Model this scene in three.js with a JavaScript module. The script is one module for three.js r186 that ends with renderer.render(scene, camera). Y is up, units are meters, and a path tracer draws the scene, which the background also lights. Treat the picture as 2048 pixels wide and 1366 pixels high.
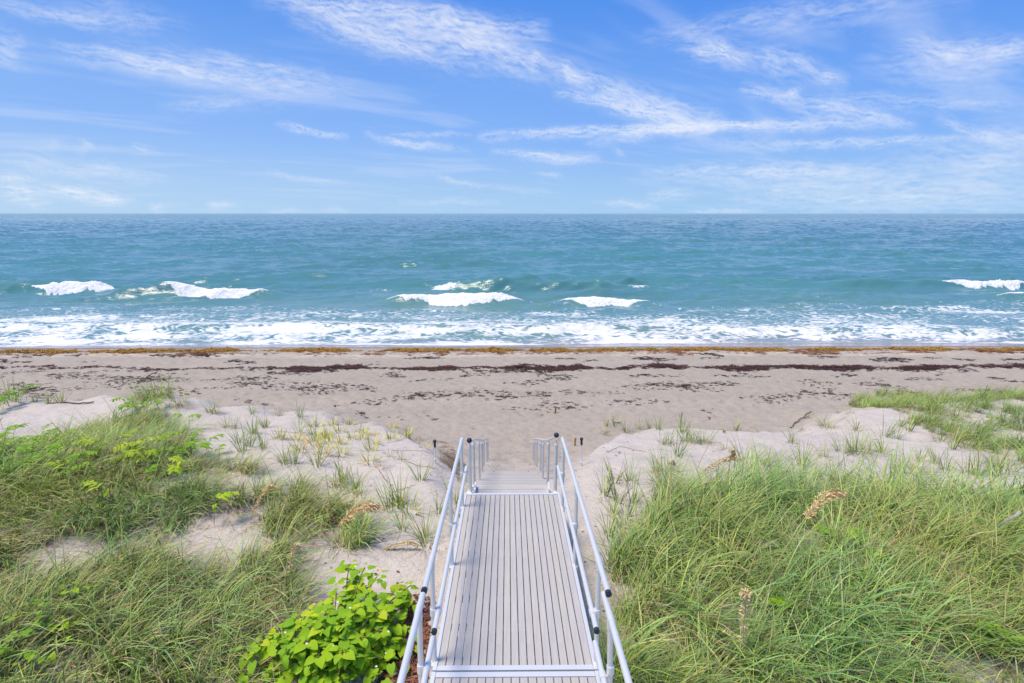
import * as THREE from 'three';
import { mergeGeometries as mergeAll } from 'three/addons/utils/BufferGeometryUtils.js';
const mergeGeometries = (L) => mergeAll(L.some((g) => !g.index) ? L.map((g) => g.index ? g.toNonIndexed() : g) : L);

// ---------------------------------------------------------------- camera, sky, sun, exposure
const scene = new THREE.Scene();
const R = Math.PI / 180, F = 1024, PITCH = Math.atan(256 / F), YAW = Math.atan(8 / F), CAMY = 8;
const camera = new THREE.PerspectiveCamera(2 * Math.atan(683 / F) / R, 2048 / 1366, 0.1, 60000);
camera.position.set(0, CAMY, 0);
camera.rotation.set(-PITCH, -YAW, 0, 'YXZ');
camera.updateMatrixWorld(true);
const renderer = new THREE.WebGLRenderer({ antialias: true });
renderer.toneMapping = THREE.LinearToneMapping;
renderer.toneMappingExposure = 1.36;
renderer.shadowMap.enabled = true;
const SUN_AZ = -100, SUN_EL = 69;                       // degrees left of the view, above the horizon
const sun = new THREE.DirectionalLight(new THREE.Color(1.0, 0.87, 0.70), 3.2);
sun.position.set(Math.sin(SUN_AZ * R) * Math.cos(SUN_EL * R) * 60, Math.sin(SUN_EL * R) * 60, -Math.cos(SUN_AZ * R) * Math.cos(SUN_EL * R) * 60 - 10);
sun.target.position.set(0, 0, -10);
sun.castShadow = true; sun.shadow.radius = 38; sun.shadow.mapSize.set(4096, 4096);
Object.assign(sun.shadow.camera, { left: -45, right: 45, top: 45, bottom: -45, near: 1, far: 160 });
scene.add(sun, sun.target);

// ---------------------------------------------------------------- random, noise
function rng(seed) { let a = seed >>> 0; return () => { a = (a + 0x6D2B79F5) | 0; let t = Math.imul(a ^ (a >>> 15), 1 | a); t = (t + Math.imul(t ^ (t >>> 7), 61 | t)) ^ t; return ((t ^ (t >>> 14)) >>> 0) / 4294967296; }; }
const rnd = rng(77), rr = (a, b) => a + (b - a) * rnd();
const PERM = new Uint8Array(512); { const r = rng(5), p = [...Array(256).keys()]; for (let i = 255; i > 0; i--) { const j = Math.floor(r() * (i + 1)); [p[i], p[j]] = [p[j], p[i]]; } for (let i = 0; i < 512; i++) PERM[i] = p[i & 255]; }
const GX = new Float32Array(256), GY = new Float32Array(256); for (let i = 0; i < 256; i++) { GX[i] = Math.cos(i / 256 * 6.28318); GY[i] = Math.sin(i / 256 * 6.28318); }
function noise(x, y, per = 256) {                       // gradient noise, about -0.7 .. 0.7
  const xi = Math.floor(x) | 0, yi = Math.floor(y) | 0, fx = x - xi, fy = y - yi; let X0 = xi & 255, X1 = (xi + 1) & 255, Y0 = yi & 255, Y1 = (yi + 1) & 255;
  if (per !== 256) { X0 = ((xi % per) + per) % per; X1 = (X0 + 1) % per; Y0 = ((yi % per) + per) % per; Y1 = (Y0 + 1) % per; }
  const a = PERM[PERM[X0] + Y0], b = PERM[PERM[X1] + Y0], c = PERM[PERM[X0] + Y1], d = PERM[PERM[X1] + Y1];
  const u = fx * fx * fx * (fx * (fx * 6 - 15) + 10), v = fy * fy * fy * (fy * (fy * 6 - 15) + 10);
  const n0 = GX[a] * fx + GY[a] * fy, n1 = GX[b] * (fx - 1) + GY[b] * fy, n2 = GX[c] * fx + GY[c] * (fy - 1), n3 = GX[d] * (fx - 1) + GY[d] * (fy - 1);
  return n0 + u * (n1 - n0) + v * (n2 - n0 + u * (n0 - n1 - n2 + n3));
}
function fbm(x, y, o = 4, g = 0.5, per = 256) { let s = 0, a = 1; for (let i = 0; i < o; i++) { s += a * noise(x, y, per); x *= 2; y *= 2; per = Math.min(256, per * 2); a *= g; } return s; }
const clamp = (x, a = 0, b = 1) => x < a ? a : x > b ? b : x, lerp = (a, b, t) => a + (b - a) * t;
const ss = (a, b, x) => { const t = clamp((x - a) / (b - a)); return t * t * (3 - 2 * t); };
function table(pts) { return (x) => { if (x <= pts[0][0]) return pts[0][1]; for (let i = 1; i < pts.length; i++) if (x <= pts[i][0]) { const t = (x - pts[i - 1][0]) / (pts[i][0] - pts[i - 1][0]); return lerp(pts[i - 1][1], pts[i][1], t * t * (3 - 2 * t)); } return pts[pts.length - 1][1]; }; }
function lin(pts) { return (x) => { if (x <= pts[0][0]) return pts[0][1]; for (let i = 1; i < pts.length; i++) if (x <= pts[i][0]) return lerp(pts[i - 1][1], pts[i][1], (x - pts[i - 1][0]) / (pts[i][0] - pts[i - 1][0])); return pts[pts.length - 1][1]; }; }
const dirOf = (px, py) => new THREE.Vector3((px - 1024) / F, -(py - 683) / F, -1).transformDirection(camera.matrixWorld);

// ---------------------------------------------------------------- the sky: air and cirrus, by direction
function makeSky() {
  const W = 4096, Hh = 2048, data = new Float32Array(W * Hh * 4);
  // cirrus filaments as polylines of [azimuth, elevation] in degrees (right of the view and above the horizon positive)
  const AE = (px, py) => { const d = dirOf(px, py); return [Math.atan2(d.x, -d.z) / R, Math.asin(d.y) / R]; };
  const S = [];
  const st = (w, a, ...p) => S.push({ w, a, p: p.map((q) => AE(q[0], q[1])) });
  // the broad sweep from the top towards the right
  st(1.0, .75, [520, -20], [700, 14], [860, 26], [960, 50], [1080, 62]); st(1.3, .5, [820, 30], [960, 78], [1080, 130], [1140, 150]); st(.8, .4, [600, 40], [740, 80], [860, 105]);
  st(.5, .55, [560, -10], [680, 40], [800, 90], [900, 130]); st(.7, .35, [640, 20], [800, 60], [1000, 95]); st(1.6, .35, [700, 50], [900, 90], [1060, 120]);
  st(.9, .55, [1100, 120], [1180, 160], [1260, 190], [1350, 225], [1420, 250]); st(.55, .85, [1120, 185], [1200, 200], [1280, 222], [1350, 240], [1420, 252]); st(1.2, .5, [1230, 180], [1330, 220], [1440, 245]);
  st(.5, .8, [960, 272], [1120, 262], [1300, 256], [1460, 250], [1640, 247], [1780, 243]); st(.35, .6, [1240, 270], [1400, 250], [1600, 250]); st(.5, .45, [1180, 285], [1320, 262], [1450, 258]);
  st(.45, .8, [1128, 130], [1140, 148], [1160, 160]); st(.4, .7, [1062, 108], [1085, 112]);
  // the feathered puffs right of the middle
  st(.8, .7, [1380, 95], [1440, 102], [1480, 110]); st(.6, .5, [1420, 80], [1470, 115], [1500, 130]); st(1.1, .5, [1500, 105], [1570, 125], [1620, 140]); st(.7, .35, [1600, 125], [1680, 160]); st(.5, .4, [1640, 150], [1690, 160]);
  st(.5, .6, [1490, 178], [1560, 188], [1600, 205]); st(.4, .75, [1575, 190], [1595, 178]); st(1.0, .35, [1560, 200], [1680, 220], [1800, 245]); st(.35, .6, [1640, 210], [1760, 232], [1820, 248]);
  st(.8, .6, [1820, 85], [1880, 102], [1960, 100], [2060, 90]); st(.6, .5, [1960, 112], [2060, 96]); st(1.3, .28, [1750, 120], [1900, 130], [2060, 140]);
  st(.35, .55, [1880, 235], [1950, 262], [2060, 280]); st(.8, .4, [1960, 265], [2100, 290]); st(.35, .5, [1560, 290], [1700, 285], [1860, 278], [2000, 276]); st(.5, .35, [1440, 285], [1640, 290]);
  st(1.4, .22, [1520, 30], [1700, 10], [1900, -10]); st(1.0, .25, [1300, 70], [1500, 40], [1700, 15]); st(.6, .3, [1640, 190], [1850, 205], [2060, 210]);
  st(.9, .4, [1300, 345], [1480, 340], [1640, 342], [1800, 348]); st(.4, .5, [1500, 343], [1640, 341], [1760, 345]); st(.7, .35, [1440, 365], [1560, 372], [1720, 370]); st(1.2, .35, [1700, 385], [1880, 375], [2080, 380]); st(1.0, .35, [1480, 395], [1700, 400], [2080, 400]); st(.6, .4, [1300, 390], [1380, 385]); st(.3, .55, [1220, 405], [1310, 414]); st(.3, .5, [1380, 422], [1520, 420]);
  st(1.3, .25, [1820, 300], [1960, 320], [2080, 310]); st(.7, .3, [1930, 318], [2060, 322]); st(1.6, .22, [1650, 360], [1850, 340], [2080, 345]);
  // left side
  st(.7, .45, [120, 98], [200, 108], [290, 128], [400, 150]); st(.45, .55, [210, 95], [300, 125], [400, 148], [520, 160]); st(1.2, .3, [250, 100], [420, 130], [560, 150], [700, 170]); st(.8, .25, [350, 150], [520, 165], [700, 178]); st(.5, .25, [380, 110], [520, 125], [640, 150]);
  st(.6, .4, [-20, 5], [80, 22], [180, 38], [300, 48]); st(.9, .2, [150, 10], [280, 30], [360, 45]); st(1.0, .35, [-20, 70], [20, 85], [60, 95]); st(.7, .2, [-20, 110], [40, 130]);
  st(.5, .22, [330, 212], [430, 210], [500, 205]); st(.9, .14, [350, 200], [520, 195], [640, 190]); st(.3, .6, [556, 247], [620, 262], [690, 274]); st(.3, .5, [736, 265], [790, 285], [880, 290], [900, 296]); st(.22, .4, [780, 270], [940, 266]); st(.3, .3, [760, 285], [860, 295], [940, 298]);
  st(.35, .55, [985, 300], [1040, 302], [1120, 318], [1200, 316]); st(.5, .35, [1040, 310], [1190, 320]); st(.3, .35, [1230, 300], [1245, 312]); st(.25, .35, [1080, 345], [1120, 350]);
  st(.3, .5, [160, 282], [180, 292], [158, 302]); st(.4, .25, [90, 288], [120, 286]); st(.5, .3, [265, 296], [300, 300]); st(.9, .22, [-20, 312], [100, 326], [200, 340], [320, 355]); st(.5, .25, [0, 320], [160, 342], [320, 354]);
  st(.35, .55, [-20, 356], [70, 352]); st(.5, 1.0, [10, 382], [75, 382]); st(.55, 1.0, [95, 374], [150, 386], [230, 392]); st(.35, .8, [200, 402], [265, 401]); st(.35, .35, [60, 408], [100, 405]); st(.3, .4, [305, 416], [340, 416]); st(.35, .55, [418, 411], [468, 410]); st(.3, .25, [530, 340], [600, 355], [680, 362]); st(.25, .45, [860, 348], [920, 366], [975, 372]); st(.3, .2, [980, 376], [1100, 384]); st(.3, .3, [640, 420], [690, 421]); st(.25, .25, [800, 404], [1000, 402]); st(.3, .25, [540, 423], [600, 422]);
  for (const s of S) { s.x0 = Math.min(...s.p.map((q) => q[0])) - 3.2 * s.w; s.x1 = Math.max(...s.p.map((q) => q[0])) + 3.2 * s.w; s.y0 = Math.min(...s.p.map((q) => q[1])) - 3.2 * s.w; s.y1 = Math.max(...s.p.map((q) => q[1])) + 3.2 * s.w; }
  const K = 1 / 1.36, sc = (a) => a.map((q) => q * K), low = sc([.40, .62, .90]), mid = sc([.245, .47, .95]), high = sc([.072, .27, .84]), zen = sc([.09, .27, .74]), cloud = sc([.90, .93, 1.0]);
  for (let j = 0; j < Hh; j++) {
    const el = (j + 0.5) / Hh * 180 - 90;
    for (let i = 0; i < W; i++) {
      const k = (j * W + i) * 4; data[k + 3] = 1;
      if (el < -1) { data[k] = .25; data[k + 1] = .36; data[k + 2] = .42; continue; }
      const th = (i + 0.5) / W * 2 * Math.PI - Math.PI;   // three: u = atan2(z, x) / 2pi + 0.5
      const az = Math.atan2(Math.cos(th), -Math.sin(th)) / R;
      const e = Math.max(0, el), t1 = ss(0, 9, e), t2 = ss(5, 24, e), t3 = ss(25, 80, e);
      const side = 0.5 + 0.5 * Math.sin(Math.min(90, Math.max(-90, az)) * R);        // a little deeper blue away from the sun
      let c0 = lerp(lerp(lerp(low[0], mid[0], t1), high[0], t2), zen[0], t3) * lerp(1.22, .80, side), c1 = lerp(lerp(lerp(low[1], mid[1], t1), high[1], t2), zen[1], t3) * lerp(1.1, .92, side), c2 = lerp(lerp(lerp(low[2], mid[2], t1), high[2], t2), zen[2], t3);
      // thin veil of streaks over the whole sky, on a flat layer high above
      const h = Math.sin((e + 4) * R), qx = Math.sin(az * R) * Math.cos(e * R) / h, qz = Math.cos(az * R) * Math.cos(e * R) / h;
      const wx = qx + .5 * noise(qx * .5 + 9, qz * .5), wz = qz + .5 * noise(qx * .5, qz * .5 + 31);
      const ca = .82, sa = .57, u = wx * ca + wz * sa, v = -wx * sa + wz * ca;
      let den = .16 * ss(-.05, .75, fbm(u * .55 + 3, v * 1.5 + 8, 4, .55) + .35 * fbm(u * 1.4, v * 7 + 5, 3)) * (1 - .5 * ss(0, 6, 6 - e));
      if (e > 21 || Math.abs(az) > 50) den += .5 * Math.max(ss(21, 28, e), ss(50, 58, Math.abs(az))) * ss(.1, .8, fbm(u * .4 + 40, v * .9 + 3, 4, .55) + .3 * fbm(u * 1.2, v * 6, 3));
      if (e < 26 && Math.abs(az) < 56) {
        const ax = az + .55 * noise(az * .35, e * .6 + 70) + .22 * noise(az * 1.3, e * 1.9 + 7), ay = e + .38 * noise(az * .4 + 50, e * .7) + .16 * noise(az * 1.5 + 3, e * 2.1) + .05 * noise(az * 5, e * 7);
        for (const s of S) {
          if (ax < s.x0 || ax > s.x1 || ay < s.y0 || ay > s.y1) continue;
          let best = 1e9, along = 0, acc = 0, across = 0;
          const n = s.p.length - 1; let total = 0; const lens = [];
          for (let q = 0; q < n; q++) { lens.push(Math.hypot(s.p[q + 1][0] - s.p[q][0], s.p[q + 1][1] - s.p[q][1])); total += lens[q]; }
          for (let q = 0; q < n; q++) {
            const [x0, y0] = s.p[q], [x1, y1] = s.p[q + 1], dx = x1 - x0, dy = y1 - y0, l = lens[q];
            const t = clamp(((ax - x0) * dx + (ay - y0) * dy) / (l * l)), ex = ax - x0 - t * dx, ey = ay - y0 - t * dy, d = ex * ex + ey * ey;
            if (d < best) { best = d; along = acc + t * l; across = (ex * -dy + ey * dx) / l; }
            acc += l;
          }
          const d = Math.sqrt(best) / s.w; if (d > 3) continue;
          const f = along / total, tap = ss(-.05, .3, f) * ss(1.05, .6, f), ph = s.p[0][0] * 3.1;
          const fib = .55 + .75 * fbm(along * .32 + ph, across * 2.6 / s.w + ph, 3, .6) + .85 * fbm(along * .8 + ph, across * 6 / s.w, 3, .65);
          den += s.a * Math.exp(-d * d * (across < 0 ? .8 : 1.5)) * (.35 + .65 * tap) * clamp(fib, 0, 1.5);
        }
      }
      den = 1 - Math.exp(-1.15 * den);
      data[k] = lerp(c0, cloud[0], den); data[k + 1] = lerp(c1, cloud[1], den); data[k + 2] = lerp(c2, cloud[2], den);
    }
  }
  const t = new THREE.DataTexture(data, W, Hh, THREE.RGBAFormat, THREE.FloatType);
  t.mapping = THREE.EquirectangularReflectionMapping; t.magFilter = t.minFilter = THREE.LinearFilter; t.needsUpdate = true;
  return t;
}
const sky = makeSky(); scene.background = sky; scene.environment = sky;

// ---------------------------------------------------------------- helpers
const taken = new Map();
function numbered(n) { const k = taken.get(n) || 0; taken.set(n, k + 1); return k ? n + '_' + String(k).padStart(3, '0') : n; }
function tag(o, label, category, group, kind) { o.userData.label = label; o.userData.category = category; if (group) o.userData.group = group; if (kind) o.userData.kind = kind; return o; }
function shade(o) { o.castShadow = o.receiveShadow = true; return o; }
function mesh(name, g, m, parent) { const o = shade(new THREE.Mesh(g, m)); if (parent) { o.name = name; parent.add(o); } else { o.name = numbered(name); scene.add(o); } return o; }
function thing(name, pos, label, category, group) { const o = new THREE.Group(); o.name = numbered(name); o.position.copy(pos); scene.add(o); return tag(o, label, category, group); }
const V = (x, y, z) => new THREE.Vector3(x, y, z);
function tube(pts, r, seg = 12, rad = 8) { return new THREE.TubeGeometry(new THREE.CatmullRomCurve3(pts), seg, r, rad, false); }
function rod(a, b, r, rad = 14) { const g = new THREE.CylinderGeometry(r, r, a.distanceTo(b), rad, 1); g.applyQuaternion(new THREE.Quaternion().setFromUnitVectors(V(0, 1, 0), b.clone().sub(a).normalize())); g.translate((a.x + b.x) / 2, (a.y + b.y) / 2, (a.z + b.z) / 2); return g; }
function box(w, h, d, x = 0, y = 0, z = 0) { const g = new THREE.BoxGeometry(w, h, d); g.translate(x, y, z); return g; }
function chamfer(w, h, d, c) { const s = new THREE.Shape(); const a = w / 2, b = h / 2; s.moveTo(-a + c, -b); s.lineTo(a - c, -b); s.lineTo(a, -b + c); s.lineTo(a, b - c); s.lineTo(a - c, b); s.lineTo(-a + c, b); s.lineTo(-a, b - c); s.lineTo(-a, -b + c); s.closePath(); const g = new THREE.ExtrudeGeometry(s, { depth: d, bevelEnabled: false }); g.translate(0, 0, -d / 2); return g; }
function tex(n, m, fn, srgb) { const d = new Uint8Array(n * m * 4); for (let j = 0; j < m; j++) for (let i = 0; i < n; i++) { const c = fn(i / n, j / m, i, j), k = (j * n + i) * 4; d[k] = clamp(c[0]) * 255; d[k + 1] = clamp(c[1]) * 255; d[k + 2] = clamp(c[2]) * 255; d[k + 3] = 255; } const t = new THREE.DataTexture(d, n, m); t.wrapS = t.wrapT = THREE.RepeatWrapping; t.magFilter = THREE.LinearFilter; t.minFilter = THREE.LinearFilter; if (srgb) t.colorSpace = THREE.SRGBColorSpace; t.needsUpdate = true; return t; }
const std = (o) => new THREE.MeshStandardMaterial(o);
const C = (r, g, b) => new THREE.Color().setRGB(r, g, b);

// ---------------------------------------------------------------- the lie of the land (d = distance seaward of the camera)
const edgeOf = table([[-30, 15], [-14, 14.6], [-9.6, 14.2], [-7.6, 13.8], [-5.9, 13.5], [-3.7, 12.3], [-1.95, 10.8], [0, 10.0], [1.6, 10.1], [2.7, 11.1], [4.6, 11.4], [6.7, 11.3], [8.2, 12.3], [10, 13.6], [15, 14.3], [30, 14.8]]);
const beachOf = lin([[-10, 1.75], [13, 1.62], [16, 1.5], [20, 1.3], [23, 1.1], [26, .85], [28, .6], [29.5, .32], [30.6, .1], [32, -.17], [36, -.8], [60, -3]]);
const notchFloor = lin([[5.7, 3.84], [6.2, 3.80], [7.2, 3.66], [8.0, 3.47], [8.6, 3.32], [9.2, 3.05], [10, 2.72], [11, 2.32], [12, 1.98], [13.5, 1.65], [15, 1.54]]);
const notchWidth = table([[6, .6], [8, .68], [9.5, .8], [11, 1.15], [13, 2.2], [15, 4]]);
const CX = 0.05;                                        // centre line of the ramp
function duneTop(x, d) {
  let y = 3.86 + .16 * fbm(x * .22 + 7, d * .22, 3) + .07 * fbm(x * .7, d * .7 + 20, 3) + .02 * fbm(x * 2.2, d * 2.2, 2);
  y -= 1.05 * ss(6.3, 13.4, d); y += .34 * Math.exp(-((x + 9.2) ** 2 / 1.4 + (d - 12.8) ** 2 / 1.6));          // hummock under the far tuft
  y += .22 * Math.exp(-((x - 5) ** 2 / 14 + (d - 5.5) ** 2 / 5));
  y += .15 * Math.exp(-((x + 4.5) ** 2 / 6 + (d - 8.5) ** 2 / 3));
  const near = Math.abs(x - CX); if (near < 1.4 && d < 7) y = lerp(Math.min(y, 3.86), y, ss(.8, 1.4, near));
  return y;
}
function prints(x, d) {                                  // feet have pressed one hollow into some of the cells of a grid
  const cx = Math.floor(x / .42), cd = Math.floor(d / .5), h = PERM[(PERM[cx & 255] + cd) & 255], k = PERM[h], trail = ss(2.6, .8, Math.abs(x - CX - (d - 9) * .1)) * ss(19, 15, d), want = Math.max(trail * .85, .26);
  if (h / 255 > want) return 0;
  const a = k / 40, px = x - (cx + .35 + .3 * (k & 15) / 15) * .42, pd = d - (cd + .38 + .24 * (k >> 4) / 15) * .5, u = px * Math.cos(a) + pd * Math.sin(a), v = -px * Math.sin(a) + pd * Math.cos(a), q = (u / .075) ** 2 + (v / .13) ** 2;
  return q > 3.2 ? 0 : q < 1 ? -.05 * (1 - q * q) : .014 * Math.sin((q - 1) / 2.2 * Math.PI);
}
function ground(x, d) {
  const beach = beachOf(d) + (d < 28 ? 1 : ss(30, 28, d)) * (.05 * fbm(x * .35, d * .5, 3) + .035 * fbm(x * 1.6, d * 2.2 + 4, 3) - .05 * ss(.12, .4, noise(x * 3.1 + 8, d * 2.8)) - .03 * ss(.1, .4, noise(x * 5.2, d * 4.6 + 40)));
  const e = edgeOf(x) + .45 * fbm(x * .8 + 3, d * .5, 3) + .14 * noise(x * 3.1, d * 2.5), s = .45 * ss(-.7, 1.2, d - e + .5 * noise(x * 1.3, d * 1.1)) + .55 * ss(-.4, 3.4, d - e), cut = s < 1 ? duneTop(x, d) : 0;
  let y = lerp(cut, beach, s); if (s >= 1) y = beach;
  if (d > 5.8 && d < 15) {
    const n = Math.abs(x - CX - (d > 9 ? (d - 9) * .05 : 0)) + .12 * fbm(x * 2 + 5, d * 1.4, 2), w = notchWidth(d), b = ss(w, w + .4 + (d - 6) * .2, n);
    let fl = notchFloor(d); if (d > 8.6) fl += ss(8.6, 10, d) * (.05 * noise(x * 2.6, d * 2.6) + .05 * noise(x * 4.5 + 7, d * 4.5));
    y = lerp(Math.min(y, lerp(fl, y, ss(13, 15, d))), y, b);
  }
  if (d > 8.8 && d < 27) { const t = d > e + 1.5 ? 1 : Math.abs(x - CX) < notchWidth(d) + .2 ? ss(8.8, 9.6, d) : 0; if (t) y += prints(x, d) * t; }
  return y;
}
const groundAt = (x, z) => ground(x, -z);
function G(px, py) {                                    // where a sight line meets the land
  const v = dirOf(px, py); let t = 3, s = .06;
  for (let i = 0; i < 1200; i++) { const x = v.x * t, z = v.z * t, y = CAMY + v.y * t; if (y <= groundAt(x, z)) { t -= s / 2; break; } t += s; }
  const x = v.x * t, z = v.z * t; return V(x, groundAt(x, z), z);
}
const alongRay = (px, py, d) => { const v = dirOf(px, py), t = d / -v.z; return V(v.x * t, CAMY + v.y * t, -d); };

function sheet(rows, cols, half, heightOf, colorOf, uvOf) {   // a fan-shaped sheet whose rows lie across the view
  const nr = rows.length, pos = new Float32Array(nr * cols * 3), uv = new Float32Array(nr * cols * 2), col = colorOf ? new Float32Array(nr * cols * 3) : null, idx = new Uint32Array((nr - 1) * (cols - 1) * 6);
  let k = 0; const tmp = [0, 0, 0];
  for (let j = 0; j < nr; j++) for (let i = 0; i < cols; i++) {
    const d = rows[j], x = (i / (cols - 1) * 2 - 1) * half(d), n = j * cols + i;
    pos[n * 3] = x; pos[n * 3 + 1] = heightOf(x, d); pos[n * 3 + 2] = -d;
    const q = uvOf ? uvOf(x, d) : [x / 2.6, d / 2.6]; uv[n * 2] = q[0]; uv[n * 2 + 1] = q[1];
    if (col) { colorOf(x, d, pos[n * 3 + 1], tmp); col.set(tmp, n * 3); }
    if (j < nr - 1 && i < cols - 1) { idx[k++] = n; idx[k++] = n + 1; idx[k++] = n + cols; idx[k++] = n + 1; idx[k++] = n + cols + 1; idx[k++] = n + cols; }
  }
  const g = new THREE.BufferGeometry(); g.setAttribute('position', new THREE.BufferAttribute(pos, 3)); g.setAttribute('uv', new THREE.BufferAttribute(uv, 2)); if (col) g.setAttribute('color', new THREE.BufferAttribute(col, 3)); g.setIndex(new THREE.BufferAttribute(idx, 1)); g.computeVertexNormals(); return g;
}
const rowsOf = (...runs) => { const r = []; for (const [a, b, s] of runs) for (let d = a; d < b - 1e-6; d += s) r.push(d); r.push(runs[runs.length - 1][1]); return r; };

// ---------------------------------------------------------------- sand
const sandMap = tex(1024, 1024, (u, v) => { const c = .93 + .05 * fbm(u * 8, v * 8, 4, .6, 8) + .09 * noise(u * 128, v * 128, 128) + .05 * noise(u * 256 + .5, v * 256, 256) - (noise(u * 64 + 9, v * 64, 64) > .44 ? .14 : 0); return [c, c * .99, c * .975]; }, true);
const sandBump = tex(1024, 1024, (u, v) => { const c = .5 + .3 * fbm(u * 10, v * 16, 4, .6, 2) + .18 * noise(u * 40, v * 40, 40) + .12 * noise(u * 160, v * 160, 160); return [c, c, c]; });
const sandMat = std({ vertexColors: true, map: sandMap, bumpMap: sandBump, bumpScale: .045, roughness: .95 });
{
  const rows = rowsOf([-6, 2.5, .35], [2.5, 12, .034], [12, 20, .05], [20, 37, .085]);
  const g = sheet(rows, 560, (d) => 7 + Math.max(0, d) * 1.3, ground, (x, d, y, o) => {
    const e = edgeOf(x), b = ss(-.7, 2.3, d - e + 1.1 * fbm(x * .9, d * .9, 3));
    let r = .63, gg = .575, bl = .515;                                   // pale wind-blown dune sand
    let br = .445, bg = .393, bb = .328;                                 // trodden beach sand, browner
    const st = fbm(x * .12 + 30, d * .9, 3); br += .035 * st; bg += .032 * st; bb += .03 * st;
    const shell = ss(.9, .25, Math.abs(d - 25.7 - .5 * fbm(x * .06, 3, 2))) * ss(-.25, .3, fbm(x * .5, d * 3.2, 3)); br += .16 * shell; bg += .14 * shell; bb += .11 * shell;
    const wet = ss(27.6, 28.9, d + .5 * fbm(x * .25, d * .3, 2)); br = lerp(br, .25, wet); bg = lerp(bg, .212, wet); bb = lerp(bb, .19, wet);
    const damp = ss(.05, .4, fbm(x * .3 + 12, d * .45, 3)); r -= .03 * damp; gg -= .03 * damp; bl -= .03 * damp;
    const n = Math.abs(x - CX) + .3 * fbm(x * 1.5, d * 1.5, 2), path = d > 7 ? ss(1.9, .8, n) * ss(7.5, 9, d) : 0, k = Math.max(b, path * .6);
    o[0] = lerp(r, br, k); o[1] = lerp(gg, bg, k); o[2] = lerp(bl, bb, k);
  });
  const o = mesh('beach', g, sandMat); o.userData.kind = 'structure'; tag(o, 'pale dune sand running down to the trodden beach', 'sand');
}

// ---------------------------------------------------------------- sea
const swell = []; { const r = rng(21); for (const [L, a, spread] of [[.7, .011, 70], [1.0, .017, 65], [1.4, .024, 60], [2.0, .035, 55], [2.8, .058, 50], [4.0, .095, 44], [5.6, .135, 36], [8, .17, 28], [11, .14, 20], [17, .10, 12]]) for (let q = 0; q < 2; q++) { const an = (r() * 2 - 1) * spread * R, k = 2 * Math.PI / L / (1 + .2 * r()); swell.push([Math.sin(an) * k, Math.cos(an) * k, a, r() * 6.28, L]); } }
function chop(x, d) {
  const wx = x + 1.5 * noise(x * .11, d * .13) , wd = d + 1.4 * noise(x * .07 + 40, d * .1); let y = 0;
  for (const [kx, kd, a, p, L] of swell) { if (L < d / 110) continue; const th = kx * wx + kd * wd + p, s = Math.sin(th + .5 * Math.sin(th)); y += a * (L > 1.8 && L < 12 ? 2.1 * Math.exp(2.2 * (s - 1)) - .6 : .7 * s) * .62; }
  return y * (.6 + .9 * ss(-.4, .5, fbm(x * .035, d * .06 + 9, 2))) * ss(33, 52, d);
}
// single waves near the shore: from x0 to x1, distance at each end, height, share of the span that has broken
const waves = [
  [-66, -39, 57.5, 55.2, .85], [-38.5, -20, 53.0, 51.0, .8], [-13, 3.4, 47.6, 46.4, .7], [2.8, 14, 46.2, 45.6, .6], [-10, 17, 57.0, 56.2, .95], [33, 64, 57.5, 58.0, .85],
  [44, 72, 49, 48.6, .5], [-26, -8, 60, 59.5, .3], [18, 34, 51, 50.4, .28], [18, 34, 63.5, 62, .3], [-62, -45, 73, 72, .35], [-33, -17, 67, 66.5, .32], [52, 76, 74, 72, .45], [12, 24, 66, 65.5, .28], [26, 44, 77, 76, .32], [-50, -30, 88, 87, .32], [-12, 6, 84, 83, .25]];
function ridge(x, d) {
  let y = 0;
  for (const [x0, x1, d0, d1, h] of waves) {
    if (x < x0 - 1 || x > x1 + 1) continue; const t = (x - x0) / (x1 - x0), c = lerp(d0, d1, t) + .7 * noise(x * .16 + d0, 2), q = d - c; if (q > 9 || q < -4) continue;
    const tap = ss(0, .22, t) * ss(1, .78, t) * (.85 + .3 * noise(x * .3, d0));
    y += h * tap * (q > 0 ? Math.exp(-q * q / 4.8) : Math.exp(-q * q / .7)) - h * .2 * tap * Math.exp(-((q + 2.2) ** 2) / 2.5);
  }
  return y;
}
const swashEdge = (x) => 30.95 - .0025 * (x - 10) * (x > 10 ? 6 : -1.5) + 2.2 * noise(x * .05 + 4, 1.5) + 1.3 * noise(x * .13, 5.5) + .1 * noise(x * .7, 9);
const shoreBreak = (x) => 35.2 + .9 * noise(x * .06 + 20, 3) - .035 * x + .5 * noise(x * .25, 8);
function seaY(x, d) {
  const e = swashEdge(x), sand = beachOf(d);
  let y = chop(x, d) + ridge(x, d);
  if (d < 46) {
    const c = d - shoreBreak(x); y += .42 * (.7 + .6 * noise(x * .12, 6)) * (c > 0 ? Math.exp(-c * c / 3.2) : Math.exp(-c * c / .5));
    y += ss(44, 36, d) * (.05 * fbm(x * .8, d * 1.2, 3) + .03 * noise(x * 3, d * 4));
    y = lerp(sand + .012 + .018 * (fbm(x * 1.2, d * 2, 2) + .4), y + .06, ss(e + .2, e + 4.2, d));
    if (d < e) y = sand - .08 * ss(e, e - .25, d) - .004;
  }
  return y;
}
const waterMat = (o) => new THREE.MeshPhysicalMaterial({ color: 0xffffff, roughness: .12, ior: 1.33, ...o });
const rippleBump = (rep) => { const t = tex(512, 512, (u, v) => { const c = .5 + .32 * fbm(u * 10 + .3 * noise(u * 6, v * 6, 6), v * 22, 4, .6, 2) ; return [c, c, c]; }); t.repeat.set(rep[0], rep[1]); return t; };
const nearW = (d) => d * 1.32 + 8;
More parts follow.
